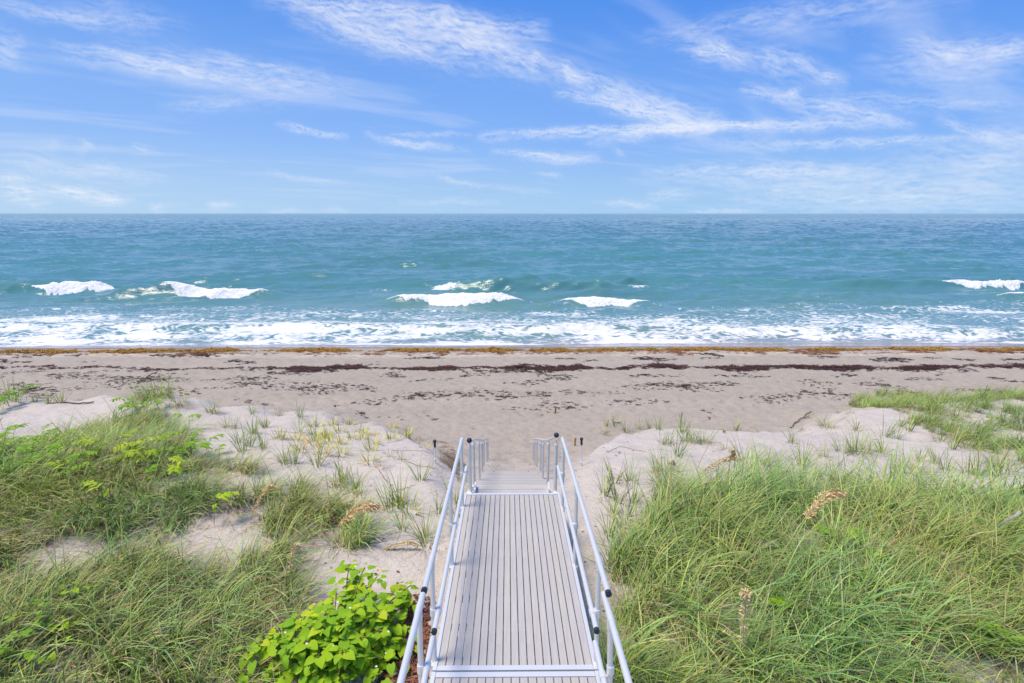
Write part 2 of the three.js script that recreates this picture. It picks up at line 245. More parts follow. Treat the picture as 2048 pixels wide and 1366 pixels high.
// foam: how much of the water is covered, then a lace of torn strands
const patches = [[-9, 50.5, 5, 2.6, .55], [-8, 43, 7, 1.8, .42], [4.5, 41, 4.2, 3.6, .66], [-25, 43, 12, 3, .4], [-40, 46, 12, 1.6, .3], [22, 41.5, 9, 3.5, .62], [38, 43, 11, 4, .62], [52, 46, 10, 3, .6], [12, 43.5, 4, 1.6, .3], [31, 50, 4, 1.2, .3], [-50, 38.5, 14, 2.2, .5], [28, 53.5, 6, 1, .2], [-18, 39.5, 10, 2.2, .5], [-57, 52.5, 9, 1.4, .25], [-14, 55.5, 2.5, 1, .3]];
const crest = (x, d, m, lo, hi) => { const [x0, x1, d0, d1] = waves[m], t = (x - x0) / (x1 - x0); if (t < lo || t > hi) return 0; const q = d - (lerp(d0, d1, t) + .7 * noise(x * .16 + d0, 2)); return ss(-1.3, -.5, q) * ss(1.5, .2, q) * ss(lo, lo + .07, t) * ss(hi, hi - .07, t); };
function foamOf(x, d) {
  const e = swashEdge(x), b = shoreBreak(x), n = fbm(x * .1 + 6, d * .3, 3);
  let f = ss(b + 4.8, b - .8, d + 2.2 * n + 1.2 * noise(x * .35, d * .5 + 3)) * ss(e - .05, e + .35, d) * (.80 + .8 * fbm(x * .22, d * .5 + 30, 3));
  f -= .5 * ss(.0, .35, fbm(x * .06 + 60, d * .22, 2)) * ss(e + 2.6, e, d);
  f = Math.max(f, (.68 + .7 * fbm(x * .07 + 80, d * .16 + 2, 3)) * ss(b + 13, b + 1, d) * ss(b - 1, b + 1, d));                 // streaks left by earlier waves                 // thin glassy run-up in places
  f = Math.max(f, .9 * ss(.9, .2, Math.abs(d - b + .3)) * (.7 + .6 * noise(x * .2, 4)));
  for (const [cx, cd, rx, rd, a] of patches) { const q = ((x - cx) / rx) ** 2 + ((d - cd) / rd) ** 2; if (q < 3) f = Math.max(f, a * 1.25 * Math.exp(-q * .9) * (.8 + .8 * n)); }
  f = Math.max(f, 1.1 * crest(x, d, 4, .02, .2), .9 * crest(x, d, 4, .83, .98));
  return f;
}
const NF = 2048, MF = 1024, FX = 96, FD0 = 28, FD1 = 66, foamCol = new Uint8Array(NF * MF * 4), foamRough = new Uint8Array(NF * MF * 4);
for (let j = 0; j < MF; j++) for (let i = 0; i < NF; i++) {
  const x = (i / NF * 2 - 1) * FX, d = FD0 + (FD1 - FD0) * j / MF, f = foamOf(x, d), k = (j * NF + i) * 4;
  let a = 0;
  if (f > .02) {
    const wx = x + .9 * noise(x * .5, d * .8) + .35 * noise(x * 1.7 + 8, d * 2), wd = d + .6 * noise(x * .6 + 20, d * .9) + .25 * noise(x * 2, d * 2.4 + 5);
    const l1 = 1 - Math.abs(noise(wx * .55, wd * 1.25)) * 3.2, l2 = 1 - Math.abs(noise(wx * 1.3 + 30, wd * 2.6)) * 2.8, l3 = fbm(wx * 2.4, wd * 4.5, 3, .6);
    const lace = Math.max(l1, l2 * .9) * .75 + .45 * l3;
    { const lo = .97 - .74 * f; a = ss(lo, lo + .32, lace + .25 * f) * clamp(.32 + f * .58 + .5 * l3, .2, 1); }
  }
  // water body: turquoise over the shallows, greener where sand is stirred up
  const sh = ss(60, 34, d), st = ss(-.1, .5, fbm(x * .05 + 3, d * .16 + 8, 3)), film = ss(swashEdge(x) + 3.2, swashEdge(x) + .3, d);
  let r = lerp(.075, .125, sh) + .03 * st * sh, g = lerp(.22, .26, sh) + .012 * st, b = lerp(.235, .265, sh) - .01 * st;
  r = lerp(r, .30, film * .85); g = lerp(g, .29, film * .85); b = lerp(b, .30, film * .85);
  const w = [lerp(r, .80, a), lerp(g, .80, a), lerp(b, .80, a)];
  for (let q = 0; q < 3; q++) foamCol[k + q] = 255 * Math.pow(w[q], 1 / 2.2);
  foamCol[k + 3] = foamRough[k + 3] = 255; foamRough[k] = foamRough[k + 1] = foamRough[k + 2] = 255 * lerp(.16, .95, a);
}
const dt = (d, srgb) => { const t = new THREE.DataTexture(d, NF, MF); t.magFilter = t.minFilter = THREE.LinearFilter; if (srgb) t.colorSpace = THREE.SRGBColorSpace; t.needsUpdate = true; return t; };
{
  const g = sheet(rowsOf([28.6, 34, .12], [34, 65, .105]), 640, nearW, seaY, null, (x, d) => [(x / FX + 1) / 2, (d - FD0) / (FD1 - FD0)]);
  const m = waterMat({ map: dt(foamCol, true), roughnessMap: dt(foamRough), roughness: 1, bumpMap: rippleBump([80, 16]), bumpScale: .022 });
  const o = mesh('surf', g, m); o.userData.kind = 'structure'; tag(o, 'shallow turquoise surf laced with white foam along the shore', 'sea');
  const rows = [65]; while (rows[rows.length - 1] < 850) rows.push(rows[rows.length - 1] * 1.005);
  const far = rows[rows.length - 1]; const g2 = sheet(rows, 520, nearW, seaY, (x, d, y, c) => { const t = ss(60, 260, d), s = .02 * fbm(x * .012, d * .03, 3); c[0] = lerp(.075, .08, t); c[1] = lerp(.22, .205, t) + s; c[2] = lerp(.235, .235, t) + s; }, (x, d) => [x / 9, d / 9]);
  const r2 = [far]; while (r2[r2.length - 1] < 30000) r2.push(r2[r2.length - 1] * 1.045);
  const g3 = sheet(r2, 90, nearW, (x, d) => d === far ? chop(x, d) : 0, (x, d, y, c) => { const s = .012 * fbm(x * .003, d * .004, 2); c[0] = .075; c[1] = .195 + s; c[2] = .23 + s; }, (x, d) => [x / 22, d / 30]);
  const o2 = mesh('sea', g2, waterMat({ vertexColors: true, roughness: .1, bumpMap: rippleBump([2, 2]), bumpScale: .035 })); o2.userData.kind = 'structure'; tag(o2, 'choppy blue sea beyond the breaking waves', 'sea');
  const o3 = mesh('open_sea', g3, waterMat({ vertexColors: true, roughness: .12, bumpMap: rippleBump([1, 1]), bumpScale: 1.1 })); o3.userData.kind = 'structure'; tag(o3, 'deep blue open water reaching to the horizon', 'sea');
}
{
  const rows = rowsOf([28.2, 32.4, .06]), top = (x) => 29.0 + .5 * noise(x * .06 + 12, 3) + .3 * noise(x * .22, 31) + .08 * noise(x * .9, 2);
  const g = sheet(rows, 420, (d) => 52, (x, d) => ground(x, d) + (d < top(x) ? -.03 * ss(top(x), top(x) - .3, d) : .005), null, (x, d) => [x / 2.6, d / 2.6]);
  const o = mesh('wet_sand', g, new THREE.MeshPhysicalMaterial({ color: C(.24, .20, .18), roughness: .16, ior: 1.33, map: sandMap })); o.userData.kind = 'structure'; tag(o, 'glossy wet sand where the last wave ran back', 'sand');
}
// broken white water, one tumbling roll for each breaker
const foamMat = std({ color: C(.83, .83, .835), roughness: .95, bumpMap: tex(256, 256, (u, v) => { const c = .5 + .6 * fbm(u * 8, v * 8, 4, .6, 8); return [c, c, c]; }), bumpScale: .06 });
function roll(m, lo, hi, hgt, label) {
  const [x0, x1, d0, d1] = waves[m], a = lerp(x0, x1, lo), b = lerp(x0, x1, hi), nu = Math.round((b - a) / .13), nv = 26, pos = [], uv = [], idx = [];
  for (let i = 0; i <= nu; i++) for (let j = 0; j <= nv; j++) {
    const t = i / nu, x = lerp(a, b, t), tt = (x - x0) / (x1 - x0), c = lerp(d0, d1, tt) + .7 * noise(x * .16 + d0, 2), end = ss(0, .34, t) * ss(1, .68, t);
    const ragged = .8 * fbm(x * .6, d0, 4) + .4 * fbm(x * 2.6, d0 + 7, 3), v = j / nv, q = lerp(-1.0 - ragged - .3 * end, .25 + .5 * noise(x * .8, d0 + 4), v), d = c + q * (.16 + .84 * end);
    const prof = Math.pow(Math.sin(Math.PI * Math.min(1, v * 1.02)), .5), lump = .45 + .6 * Math.abs(noise(x * 1.1, d * 1.6 + d0)) * 2 + .7 * Math.abs(noise(x * 3.1, d * 4)) * 2 + .5 * noise(x * 6, d * 7);
    const y = seaY(x, d) - .07 + prof * (hgt * (.15 + .85 * end) * lump * (1 - .45 * v) + .07);
    pos.push(x + .06 * noise(x * 5, d * 5), v === 0 || v === 1 ? seaY(x, d) - .08 : y, -d); uv.push(x / 1.5, d / 1.5);
    if (i < nu && j < nv) { const n = i * (nv + 1) + j; idx.push(n, n + nv + 1, n + 1, n + 1, n + nv + 1, n + nv + 2); }
  }
  const g = new THREE.BufferGeometry(); g.setAttribute('position', new THREE.Float32BufferAttribute(pos, 3)); g.setAttribute('uv', new THREE.Float32BufferAttribute(uv, 2)); g.setIndex(idx); g.computeVertexNormals();
  tag(mesh('breaking_wave', g, foamMat), label, 'wave', 'waves breaking off the beach');
}
roll(0, .52, .93, .2, 'long white breaker between two dark teal shoulders of one swell');
roll(1, .15, .78, .2, 'white breaker with a teal shoulder tapering at one end');
roll(2, .1, .93, .18, 'longest low white breaker, in line with the ramp');
roll(3, .12, .9, .16, 'short white breaker close beside the longest one');
roll(5, .52, .84, .24, 'puffy rounded white breaker alone on a long teal swell');
roll(6, .12, 1, .12, 'flat sheet of white water spilling behind the shore foam');


// ---------------------------------------------------------------- the aluminium ramp
const SL = 4.45 * R, PU = V(0, -Math.sin(SL), -Math.cos(SL)), PN = V(0, Math.cos(SL), -Math.sin(SL));
const deckPoint = (a, h = 0) => V(CX, CAMY, 0).addScaledVector(PN, -3.133 + h).addScaledVector(PU, a);
const brushed = tex(256, 256, (u, v) => { const c = .5 + .25 * noise(u * 90, v * 6, 256) + .25 * fbm(u * 8, v * 8, 3, .6, 8); return [c, c, c]; });
const alu = std({ color: C(.73, .73, .715), metalness: .35, roughness: .45, bumpMap: brushed, bumpScale: .0006 });
const aluDull = std({ color: C(.73, .73, .715), metalness: .5, roughness: .6, bumpMap: brushed, bumpScale: .0008 });
const rubber = std({ color: C(.02, .028, .05), roughness: .6 });
const boardMats = [0, 1, 2, 3].map((q) => std({ color: C(.535 + .006 * q, .505 + .006 * q, .462 + .006 * ((q * 3) % 4)), roughness: .8, map: tex(64, 512, (u, v) => { const rib = (u * 10) % 1 < .18 ? -.035 : 0, c = .93 + rib + .05 * fbm(u * 16, v * 4 + q * 9, 3, .6, 256) + .05 * fbm(u * 1.3 + q * 5, v * 3 + q * 17, 4) + .02 * noise(u * 40, v * 200); return [c, c, c]; }, true) }));
const boardG = (() => { const m = new Map(); return (w, t, l) => { const k = [w, t, l].join(); if (!m.has(k)) { const g = chamfer(w, t, l, .003), p = g.attributes.position, uv = g.attributes.uv; for (let n = 0; n < p.count; n++) uv.setXY(n, p.getX(n) / w + .5, p.getZ(n) / 1.2); m.set(k, g); } return m.get(k); }; })();
function railing(t, side, L, spec) {                     // side -1 left, +1 right; distances run from the near end of the section
  const s = side, X = .63 * s, XL = .592 * s, h1 = .86, h2 = .43, at = (x, h, a) => V(x, h, -a);
  mesh('top_rail', rod(at(X + spec.dx, h1 - spec.dy, spec.top[0]), at(X + spec.dx, h1 - spec.dy, spec.top[1]), .0205, 18), alu, t);
  mesh('lower_rail', rod(at(XL + spec.dx, h2 - spec.dy, spec.low[0]), at(XL + spec.dx, h2 - spec.dy, spec.low[1]), .0195, 18), alu, t);
  for (const [a, x, h, r] of [[spec.top[0], X, h1, .0222], [spec.low[0], XL, h2, .0212]]) mesh('end_cap', rod(at(x + spec.dx, h - spec.dy, a - .004), at(x + spec.dx, h - spec.dy, a + .022), r, 18), rubber, t);
  for (const a of spec.posts) {
    const p = mesh('post', rod(at(X, -.16, a), at(X + spec.dx, h1 - spec.dy - .02, a), .0185), aluDull, t);
    mesh('saddle', mergeGeometries([rod(at(X + spec.dx, h1 - spec.dy, a - .05), at(X + spec.dx, h1 - spec.dy, a + .05), .0235, 18), rod(at(X + spec.dx, h1 - spec.dy - .075, a), at(X + spec.dx, h1 - spec.dy, a), .022)]), aluDull, p);
    mesh('clamp', mergeGeometries([rod(at(XL + spec.dx, h2 - spec.dy, a - .03), at(XL + spec.dx, h2 - spec.dy, a + .03), .0255, 18), rod(at(X + spec.dx * .5, h2 - .03, a), at(X + spec.dx * .5, h2 + .03, a), .025), rod(at(XL, h2 - spec.dy, a), at(X, h2 - spec.dy, a), .012, 8)]), alu, p);
    mesh('foot_bracket', mergeGeometries([chamfer(.06, .05, .075, .004).translate(X - .004 * s, -.035, -a), chamfer(.06, .04, .07, .004).translate(X - .004 * s, -.115, -a), rod(at(X, -.035, a + .03), at(X + .045 * s, -.035, a + .03), .008, 6)]), aluDull, p);
  }
}
function section(a0, a1, lift, label, left, right) {
  const L = a1 - a0, t = thing('ramp_section', deckPoint(a0, lift), label, 'ramp', 'aluminium ramp sections'); t.rotation.x = -SL;
  for (const s of [-1, 1]) { mesh('side_beam', chamfer(.034, .15, L, .004).translate(.618 * s, -.066, -L / 2), alu, t); mesh('side_flange', chamfer(.016, .012, L - .1, .002).translate(.6 * s, -.07, -L / 2), aluDull, t); }
  for (const z of [.024, L - .024]) mesh('end_bar', chamfer(1.2, .14, .046, .004).translate(0, -.064, -z), alu, t);
  for (let k = 0; k < 19; k++) { const b = mesh('deck_board', boardG(.056, .026, L - .1), boardMats[(k * 7 + 3) % 4], t); b.position.set((k - 9) * .0634, -.013, -L / 2); }
  for (let z = .16; z < L - .1; z += .37) mesh('crossbar', chamfer(1.195, .05, .028, .003).translate(0, -.0525, -z), alu, t);
  for (const z of [.5, L - .5]) for (const s of [-1, 1]) { const p = deckPoint(a0 + z, lift), gy = groundAt(CX + .5 * s, p.z); mesh('support_leg', rod(V(.5 * s, -.14, -z), V(.5 * s, -(p.y - gy) - .15, -z), .03), aluDull, t); }
  railing(t, -1, L, left); railing(t, 1, L, right);
  return t;
}
section(3.44, 6.395, 0, 'long aluminium ramp section with grey deck boards leading to the stairs', { dx: 0, dy: 0, top: [-.26, 2.7], low: [-.12, 2.83], posts: [.1, 1.36, 2.6] }, { dx: 0, dy: 0, top: [-.3, 2.7], low: [-.12, 2.83], posts: [.08, 1.36, 2.58] });
section(.36, 3.412, .012, 'ramp section behind the long one, only its last board ends and rails showing', { dx: 0, dy: 0, top: [.1, 2.77], low: [.1, 2.89], posts: [.3, 1.45, 2.62] }, { dx: -.022, dy: .05, top: [.1, 2.84], low: [.1, 2.9], posts: [.3, 1.45, 2.6] });

// ---------------------------------------------------------------- stairs down to the beach
{
  const o = deckPoint(6.41), A = 24.6 * R, t = thing('beach_stairs', o, 'aluminium stairs with board treads, the lower steps buried in sand', 'stairs');
  const on = (x, s, h = 0) => V(x, -.02 - Math.sin(A) * s + h, -Math.cos(A) * s);
  for (const s of [-1, 1]) {
    const g = chamfer(.035, .19, 7.0, .004); g.translate(0, -.11, -3.5); g.rotateX(-A); g.translate(.528 * s, -.0, 0); mesh('stringer', g, alu, t);
    mesh('corner_plate', chamfer(.022, .09, .2, .003).translate(.5 * s, -.0, -.11), std({ color: C(.78, .79, .8), roughness: .5, metalness: .3 }), t);
    mesh('hinge', mergeGeometries([rod(V(.545 * s, -.03, -.03), V(.62 * s, -.03, -.03), .02, 10), chamfer(.05, .07, .06, .004).translate(.58 * s, -.05, -.06)]), aluDull, t);
    mesh('edge_trim', tube([on(.5 * s, .42, .03), on(.49 * s, .7, .035), on(.46 * s, 1.2, .035), on(.41 * s, 1.9, .04), on(.36 * s, 2.6, .05), on(.33 * s, 3.1, .1)], .016, 24, 8), std({ color: C(.12, .125, .13), roughness: .6, metalness: .3 }), t);
    const tops = [];
    for (let k = 0; k < 7; k++) {
      const q = .09 + 1.13 * k + (k > 2 ? -.1 * (k - 2) : 0), x = (.572 + .012 * Math.sin(k * 2.3 + s)) * s, h = .70 + .012 * Math.sin(k * 1.7 + s);
      const p = mesh('post', rod(on(x, q, -.3), on(x, q, h), k ? .0205 : .023, 14), aluDull, t);
      mesh('post_cap', mergeGeometries([rod(on(x, q, h - .045), on(x, q, h + .012), .025, 14), rod(on(x, q, h), on(x, q, h + .075), .0105, 8)]), aluDull, p);
      if (k < 3) mesh('foot_bracket', chamfer(.07, .075, .08, .004).translate(on(x, q).x, on(x, q).y - .03, on(x, q).z), aluDull, p);
      tops.push(on(x, q, h + .075 + (s > 0 && k === 0 ? .05 : 0)));
    }
    mesh('top_rail', tube(tops, .0155, 40, 10), aluDull, t);
    const kb = new THREE.SphereGeometry(.035, 18, 14); kb.translate(tops[0].x, tops[0].y + .02, tops[0].z + .01); mesh('knob', kb, rubber, t);
  }
  for (let i = 0; i < 10; i++) for (let q = 0; q < 2; q++) { const g = boardG(.132, .028, 1.012), b = mesh('tread_board', g, boardMats[(i * 2 + q * 3) % 4], t); b.rotation.y = Math.PI / 2; b.position.set(0, -.05 - .1282 * i, -.085 - .28 * i - .138 * q); }
  const nosingMat = std({ color: C(.27, .24, .235), roughness: .7 });
  for (let i = 0; i < 10; i++) mesh('nosing', chamfer(1.014, .034, .014, .003).translate(0, -.056 - .1282 * i, -.298 - .28 * i), nosingMat, t);
  for (let i = 0; i < 10; i++) mesh('riser', box(1.01, .03, .02, 0, -.1 - .1282 * i, -.28 - .28 * i), aluDull, t);
}

// ---------------------------------------------------------------- grass
function Ribbon() { this.p = []; this.c = []; this.i = []; }
Ribbon.prototype.blade = function (x, y, z, az, len, lean, droop, w, c0, c1, seg = 5, r = Math.random) {
  const dx = Math.cos(az), dz = Math.sin(az), n0 = this.p.length / 3; let px = x, py = y, pz = z, th = lean; const tw = az + Math.PI / 2 + (r() - .5) * 1.2, wx = Math.cos(tw), wz = Math.sin(tw), wy = (r() - .5) * .7;
  for (let k = 0; k <= seg; k++) {
    const t = k / seg, ww = w * (k === seg ? .12 : 1 - .55 * t * t) / 2;
    this.p.push(px - wx * ww, py - wy * ww, pz - wz * ww, px + wx * ww, py + wy * ww, pz + wz * ww);
    for (let q = 0; q < 2; q++) this.c.push(lerp(c0[0], c1[0], t), lerp(c0[1], c1[1], t), lerp(c0[2], c1[2], t));
    if (k < seg) { const a = n0 + k * 2; this.i.push(a, a + 1, a + 2, a + 1, a + 3, a + 2); }
    th = lean + droop * Math.pow((k + 1) / seg, 1.4); px += dx * Math.sin(th) * len / seg; pz += dz * Math.sin(th) * len / seg; py += Math.cos(th) * len / seg;
  }
};
Ribbon.prototype.build = function () { const g = new THREE.BufferGeometry(); g.setAttribute('position', new THREE.Float32BufferAttribute(this.p, 3)); g.setAttribute('color', new THREE.Float32BufferAttribute(this.c, 3)); g.setIndex(this.i); g.computeVertexNormals(); return g; };
const GREEN = [[.23, .37, .05], [.31, .44, .05], [.15, .30, .045], [.43, .51, .08], [.22, .41, .11]], TAN = [[.50, .37, .19], [.38, .28, .16], [.62, .50, .28], [.24, .18, .12], [.46, .28, .14]];
const gauss = (r) => (r() + r() + r() - 1.5) * 1.15;
function clump(seed, n, dead, o) {
  const r = rng(seed), b = new Ribbon();
  for (let k = 0; k < n; k++) {
    const d = r() < dead, P = d ? TAN : GREEN, c = P[Math.floor(r() * P.length)], m = .6 + .75 * r(), c0 = c.map((q) => q * m), tip = TAN[Math.floor(r() * 3)], tm = r() < .3 ? .6 : .08, c1 = c0.map((q, j) => lerp(q, tip[j], tm));
    const a = r() * 6.28, rad = Math.sqrt(r()) * o.rad, az = o.wind ? gauss(r) * o.spread : a + gauss(r) * .6;
    b.blade(Math.cos(a) * rad, -.04, Math.sin(a) * rad, az, lerp(o.len[0], o.len[1], r()) * (d ? .85 : 1), lerp(o.lean[0], o.lean[1], r()) + (d ? .25 : 0), lerp(o.droop[0], o.droop[1], r()) + (d ? .35 : 0), lerp(o.w[0], o.w[1], r()), c0, c1, o.seg || 5, r);
  }
  return b.build();
}
const grassMat = std({ vertexColors: true, roughness: .6, side: THREE.DoubleSide });
const lush = [0, 1, 2, 3, 4].map((q) => clump(100 + q, 40, .14 + .03 * q, { rad: .13, wind: true, spread: 1.9, len: [.35, .95], lean: [.1, .7], droop: [.5, 1.7], w: [.006, .0135], seg: 6 }));
const mixed = [0, 1, 2, 3, 4].map((q) => clump(140 + q, 36, .42 + .05 * q, { rad: .14, wind: true, spread: 2.0, len: [.3, .8], lean: [.15, .85], droop: [.4, 1.6], w: [.006, .013], seg: 6 }));
const straw = [0, 1, 2].map((q) => clump(170 + q, 34, .95, { rad: .16, wind: true, spread: 3, len: [.2, .5], lean: [.7, 1.3], droop: [.2, .7], w: [.004, .007] }));
const rootlets = [0, 1].map((q) => { const g = clump(190 + q, 30, 1, { rad: .16, wind: true, spread: 3, len: [.15, .4], lean: [.9, 1.4], droop: [.2, .8], w: [.005, .009] }), c = g.attributes.color; for (let n = 0; n < c.count; n++) c.setXYZ(n, c.getX(n) * .5, c.getY(n) * .42, c.getZ(n) * .38); return g; });
const inPoly = (x, z, P) => { let c = false; for (let i = 0, j = P.length - 1; i < P.length; j = i++) if ((P[i].z > z) !== (P[j].z > z) && x < (P[j].x - P[i].x) * (z - P[i].z) / (P[j].z - P[i].z) + P[i].x) c = !c; return c; };
const poly = (...q) => q.map(([x, y]) => G(x, y));
function meadow(name, label, P, density, variants, wind, keep, size, seed) {
  const r = rng(seed), x0 = Math.min(...P.map((p) => p.x)), x1 = Math.max(...P.map((p) => p.x)), z0 = Math.min(...P.map((p) => p.z)), z1 = Math.max(...P.map((p) => p.z));
  const lists = variants.map(() => []), n = Math.round((x1 - x0) * (z1 - z0) * density);
  for (let k = 0; k < n; k++) { const x = lerp(x0, x1, r()), z = lerp(z0, z1, r()), e = r(); if (!inPoly(x + .25 * noise(x * 2, z * 2), z + .25 * noise(x * 2 + 9, z * 2), P)) continue; if (Math.abs(x - CX) < .85 && z > -8.5) continue; if (e > keep(x, -z)) continue; lists[Math.floor(r() * lists.length)].push([x, z, r(), r(), r()]); }
  const t = new THREE.Group(); t.name = numbered(name); scene.add(t); tag(t, label, 'grass', null, 'stuff');
  const m4 = new THREE.Matrix4(), e = new THREE.Euler(), q = new THREE.Quaternion(), col = new THREE.Color();
  lists.forEach((L, v) => {
    if (!L.length) return; const im = new THREE.InstancedMesh(variants[v], grassMat, L.length); im.name = 'grass_blades'; im.userData.kind = 'stuff'; shade(im); t.add(im);
    L.forEach(([x, z, a, b, c], k) => { const s = lerp(size[0], size[1], b), y = groundAt(x, z); e.set((a - .5) * .25, -(wind(x, -z) + (c - .5) * 1.1), (b - .5) * .25); q.setFromEuler(e); m4.compose(V(x, y, z), q, V(s, s * lerp(.85, 1.15, c), s)); im.setMatrixAt(k, m4); const f = .8 + .4 * a, h = fbm(x * .5, z * .5, 2) * .25; im.setColorAt(k, col.setRGB(f * (1 - h), f, f * (1 + h * .3))); });
  });
}
const rightPoly = poly([1215, 1420], [1195, 1290], [1230, 1190], [1225, 1110], [1275, 1060], [1300, 1000], [1340, 975], [1440, 985], [1540, 960], [1620, 985], [1800, 985], [1900, 1010], [2060, 1000], [2380, 1010], [2700, 1420]);
meadow('dune_grass', 'lush green dune grass combed over beside the ramp', rightPoly, 34, [...lush, ...mixed.slice(0, 1)], (x, d) => .25 + 1.9 * noise(x * .45 + 3, d * .45), (x, d) => .55 + .9 * clamp(.5 + fbm(x * .7, d * .7 + 4, 2)), [.6, 1.15], 301);
meadow('dune_grass', 'bushy green grass along the seaward dune crest', poly([1695, 805], [1760, 818], [1830, 850], [1880, 880], [1960, 905], [2060, 940], [2300, 950], [2300, 790], [1720, 786]), 22, [...lush.slice(0, 3), ...mixed.slice(0, 2)], (x, d) => 1 + 2.5 * noise(x * .5, d * .5), (x, d) => clamp(.6 + 1.5 * fbm(x * .8 + 7, d * .9, 2)), [.55, .85], 302);
const leftPoly = poly([-420, 1420], [-420, 915], [-100, 915], [40, 915], [120, 880], [200, 860], [260, 830], [310, 835], [350, 880], [370, 920], [430, 935], [560, 960], [600, 1010], [705, 1030], [730, 1080], [690, 1110], [620, 1130], [600, 1190], [620, 1260], [560, 1300], [520, 1420]);
const bare = [[420, 1085, .55], [130, 1100, .4], [345, 965, .3], [470, 1040, .35], [500, 965, .3], [640, 1130, .3]].map(([x, y, r]) => [G(x, y), r]);
meadow('dune_grass', 'tangled olive and straw coloured dune grass around the leafy vines', leftPoly, 42, [...mixed, ...lush.slice(0, 2)], (x, d) => -.2 + 2.2 * noise(x * .4 + 13, d * .4), (x, d) => { let k = .62 + .8 * clamp(.5 + fbm(x * .7 + 30, d * .7, 2)); for (const [p, r] of bare) k *= ss(.5, 1.5, Math.hypot((x - p.x) / 1.5, -d - p.z) / r); return k; }, [.6, 1.05], 303);
meadow('dry_grass', 'dry straw lying on the sand along the ramp rail', poly([1205, 1420], [1190, 1250], [1215, 1200], [1275, 1260], [1300, 1420]), 26, straw, (x, d) => 6 * noise(x, d), () => .9, [.7, 1.1], 304);
meadow('dry_grass', 'grey thatch of dead blades under the tangled grass', leftPoly, 12, straw, (x, d) => 6 * noise(x, d), (x, d) => .75, [.8, 1.3], 305);
meadow('dry_grass', 'brown dead roots hanging over the trodden bank beside the stairs', poly([868, 880], [905, 893], [922, 925], [926, 960], [905, 955], [885, 925]), 150, rootlets, (x, d) => .3 + noise(x, d), () => .95, [.5, .8], 306);

const marks = [['the grey stake', [1361, 846]], ['the exposed root', [1600, 842]], ['the orange stake', [1149, 892]], ['the far twig', [140, 807]], ['the bent stick', [295, 766]], ['the ramp rail', [905, 1040]], ['the far dune crest', [1800, 850]], ['the golden bent plume', [1400, 960]], ['the dune edge scarp', [640, 815]], ['the tangled grass', [560, 930]], ['the capped stake light', [871, 925]], ['the seaward rail end', [1180, 1000]], ['the tall combed grass', [1700, 960]], ['the shrub', [760, 1120]], ['the bushy seaward mat', [1980, 920]], ['the curved runner root', [1515, 862]], ['the lone runner root', [590, 866]], ['the notched bank', [1215, 850]], ['the bare sand hollow', [420, 1085]], ['the thick dry oat head', [500, 1040]], ['the pale drooping oat', [575, 1175]], ['the tall golden oat', [1500, 1240]], ['the driftwood', [1985, 1090]], ['the pale sand patch', [130, 1100]], ['the dune hummock', [330, 860]], ['the withered upright oat', [1480, 1345]]].map(([w, q]) => [w, G(...q)]);
const nearMark = (p) => { let best = 1e9, mark = ''; for (const [w, q] of marks) { const d = Math.hypot(q.x - p.x, q.z - p.z); if (d < best) { best = d; mark = w; } } return (best < .6 ? ' beside ' : ' nearest ') + mark; };
// single tufts standing in the open sand
const tuftKinds = {
  green: { g: [0, 1, 2].map((q) => clump(400 + q, 20, .15, { rad: .06, len: [.26, .6], lean: [.05, .55], droop: [.1, .7], w: [.008, .014] })), label: 'thin upright green tuft in bare sand', group: 'thin green tufts in the sand' },
  yellow: { g: [0, 1, 2].map((q) => { const s = clump(420 + q, 48, .3, { rad: .09, len: [.12, .32], lean: [.1, 1.0], droop: [.1, .5], w: [.008, .013] }), c = s.attributes.color; for (let n = 0; n < c.count; n++) c.setXYZ(n, c.getX(n) * 1.55, c.getY(n) * 1.3, c.getZ(n) * .7); return s; }), label: 'low yellow-green tuft on pale sand', group: 'low yellow-green tufts' },
  dry: { g: [0, 1].map((q) => clump(440 + q, 34, .85, { rad: .09, len: [.15, .45], lean: [.1, 1.0], droop: [.2, .9], w: [.007, .012] })), label: 'dry brown tuft on the dune', group: 'dry brown tufts' },
  bushy: { g: [0, 1, 2].map((q) => clump(460 + q, 75, .3, { rad: .2, len: [.3, .68], lean: [.05, .75], droop: [.2, 1.0], w: [.007, .012] })), label: 'bushy many-bladed grass tuft', group: 'bushy tufts' } };
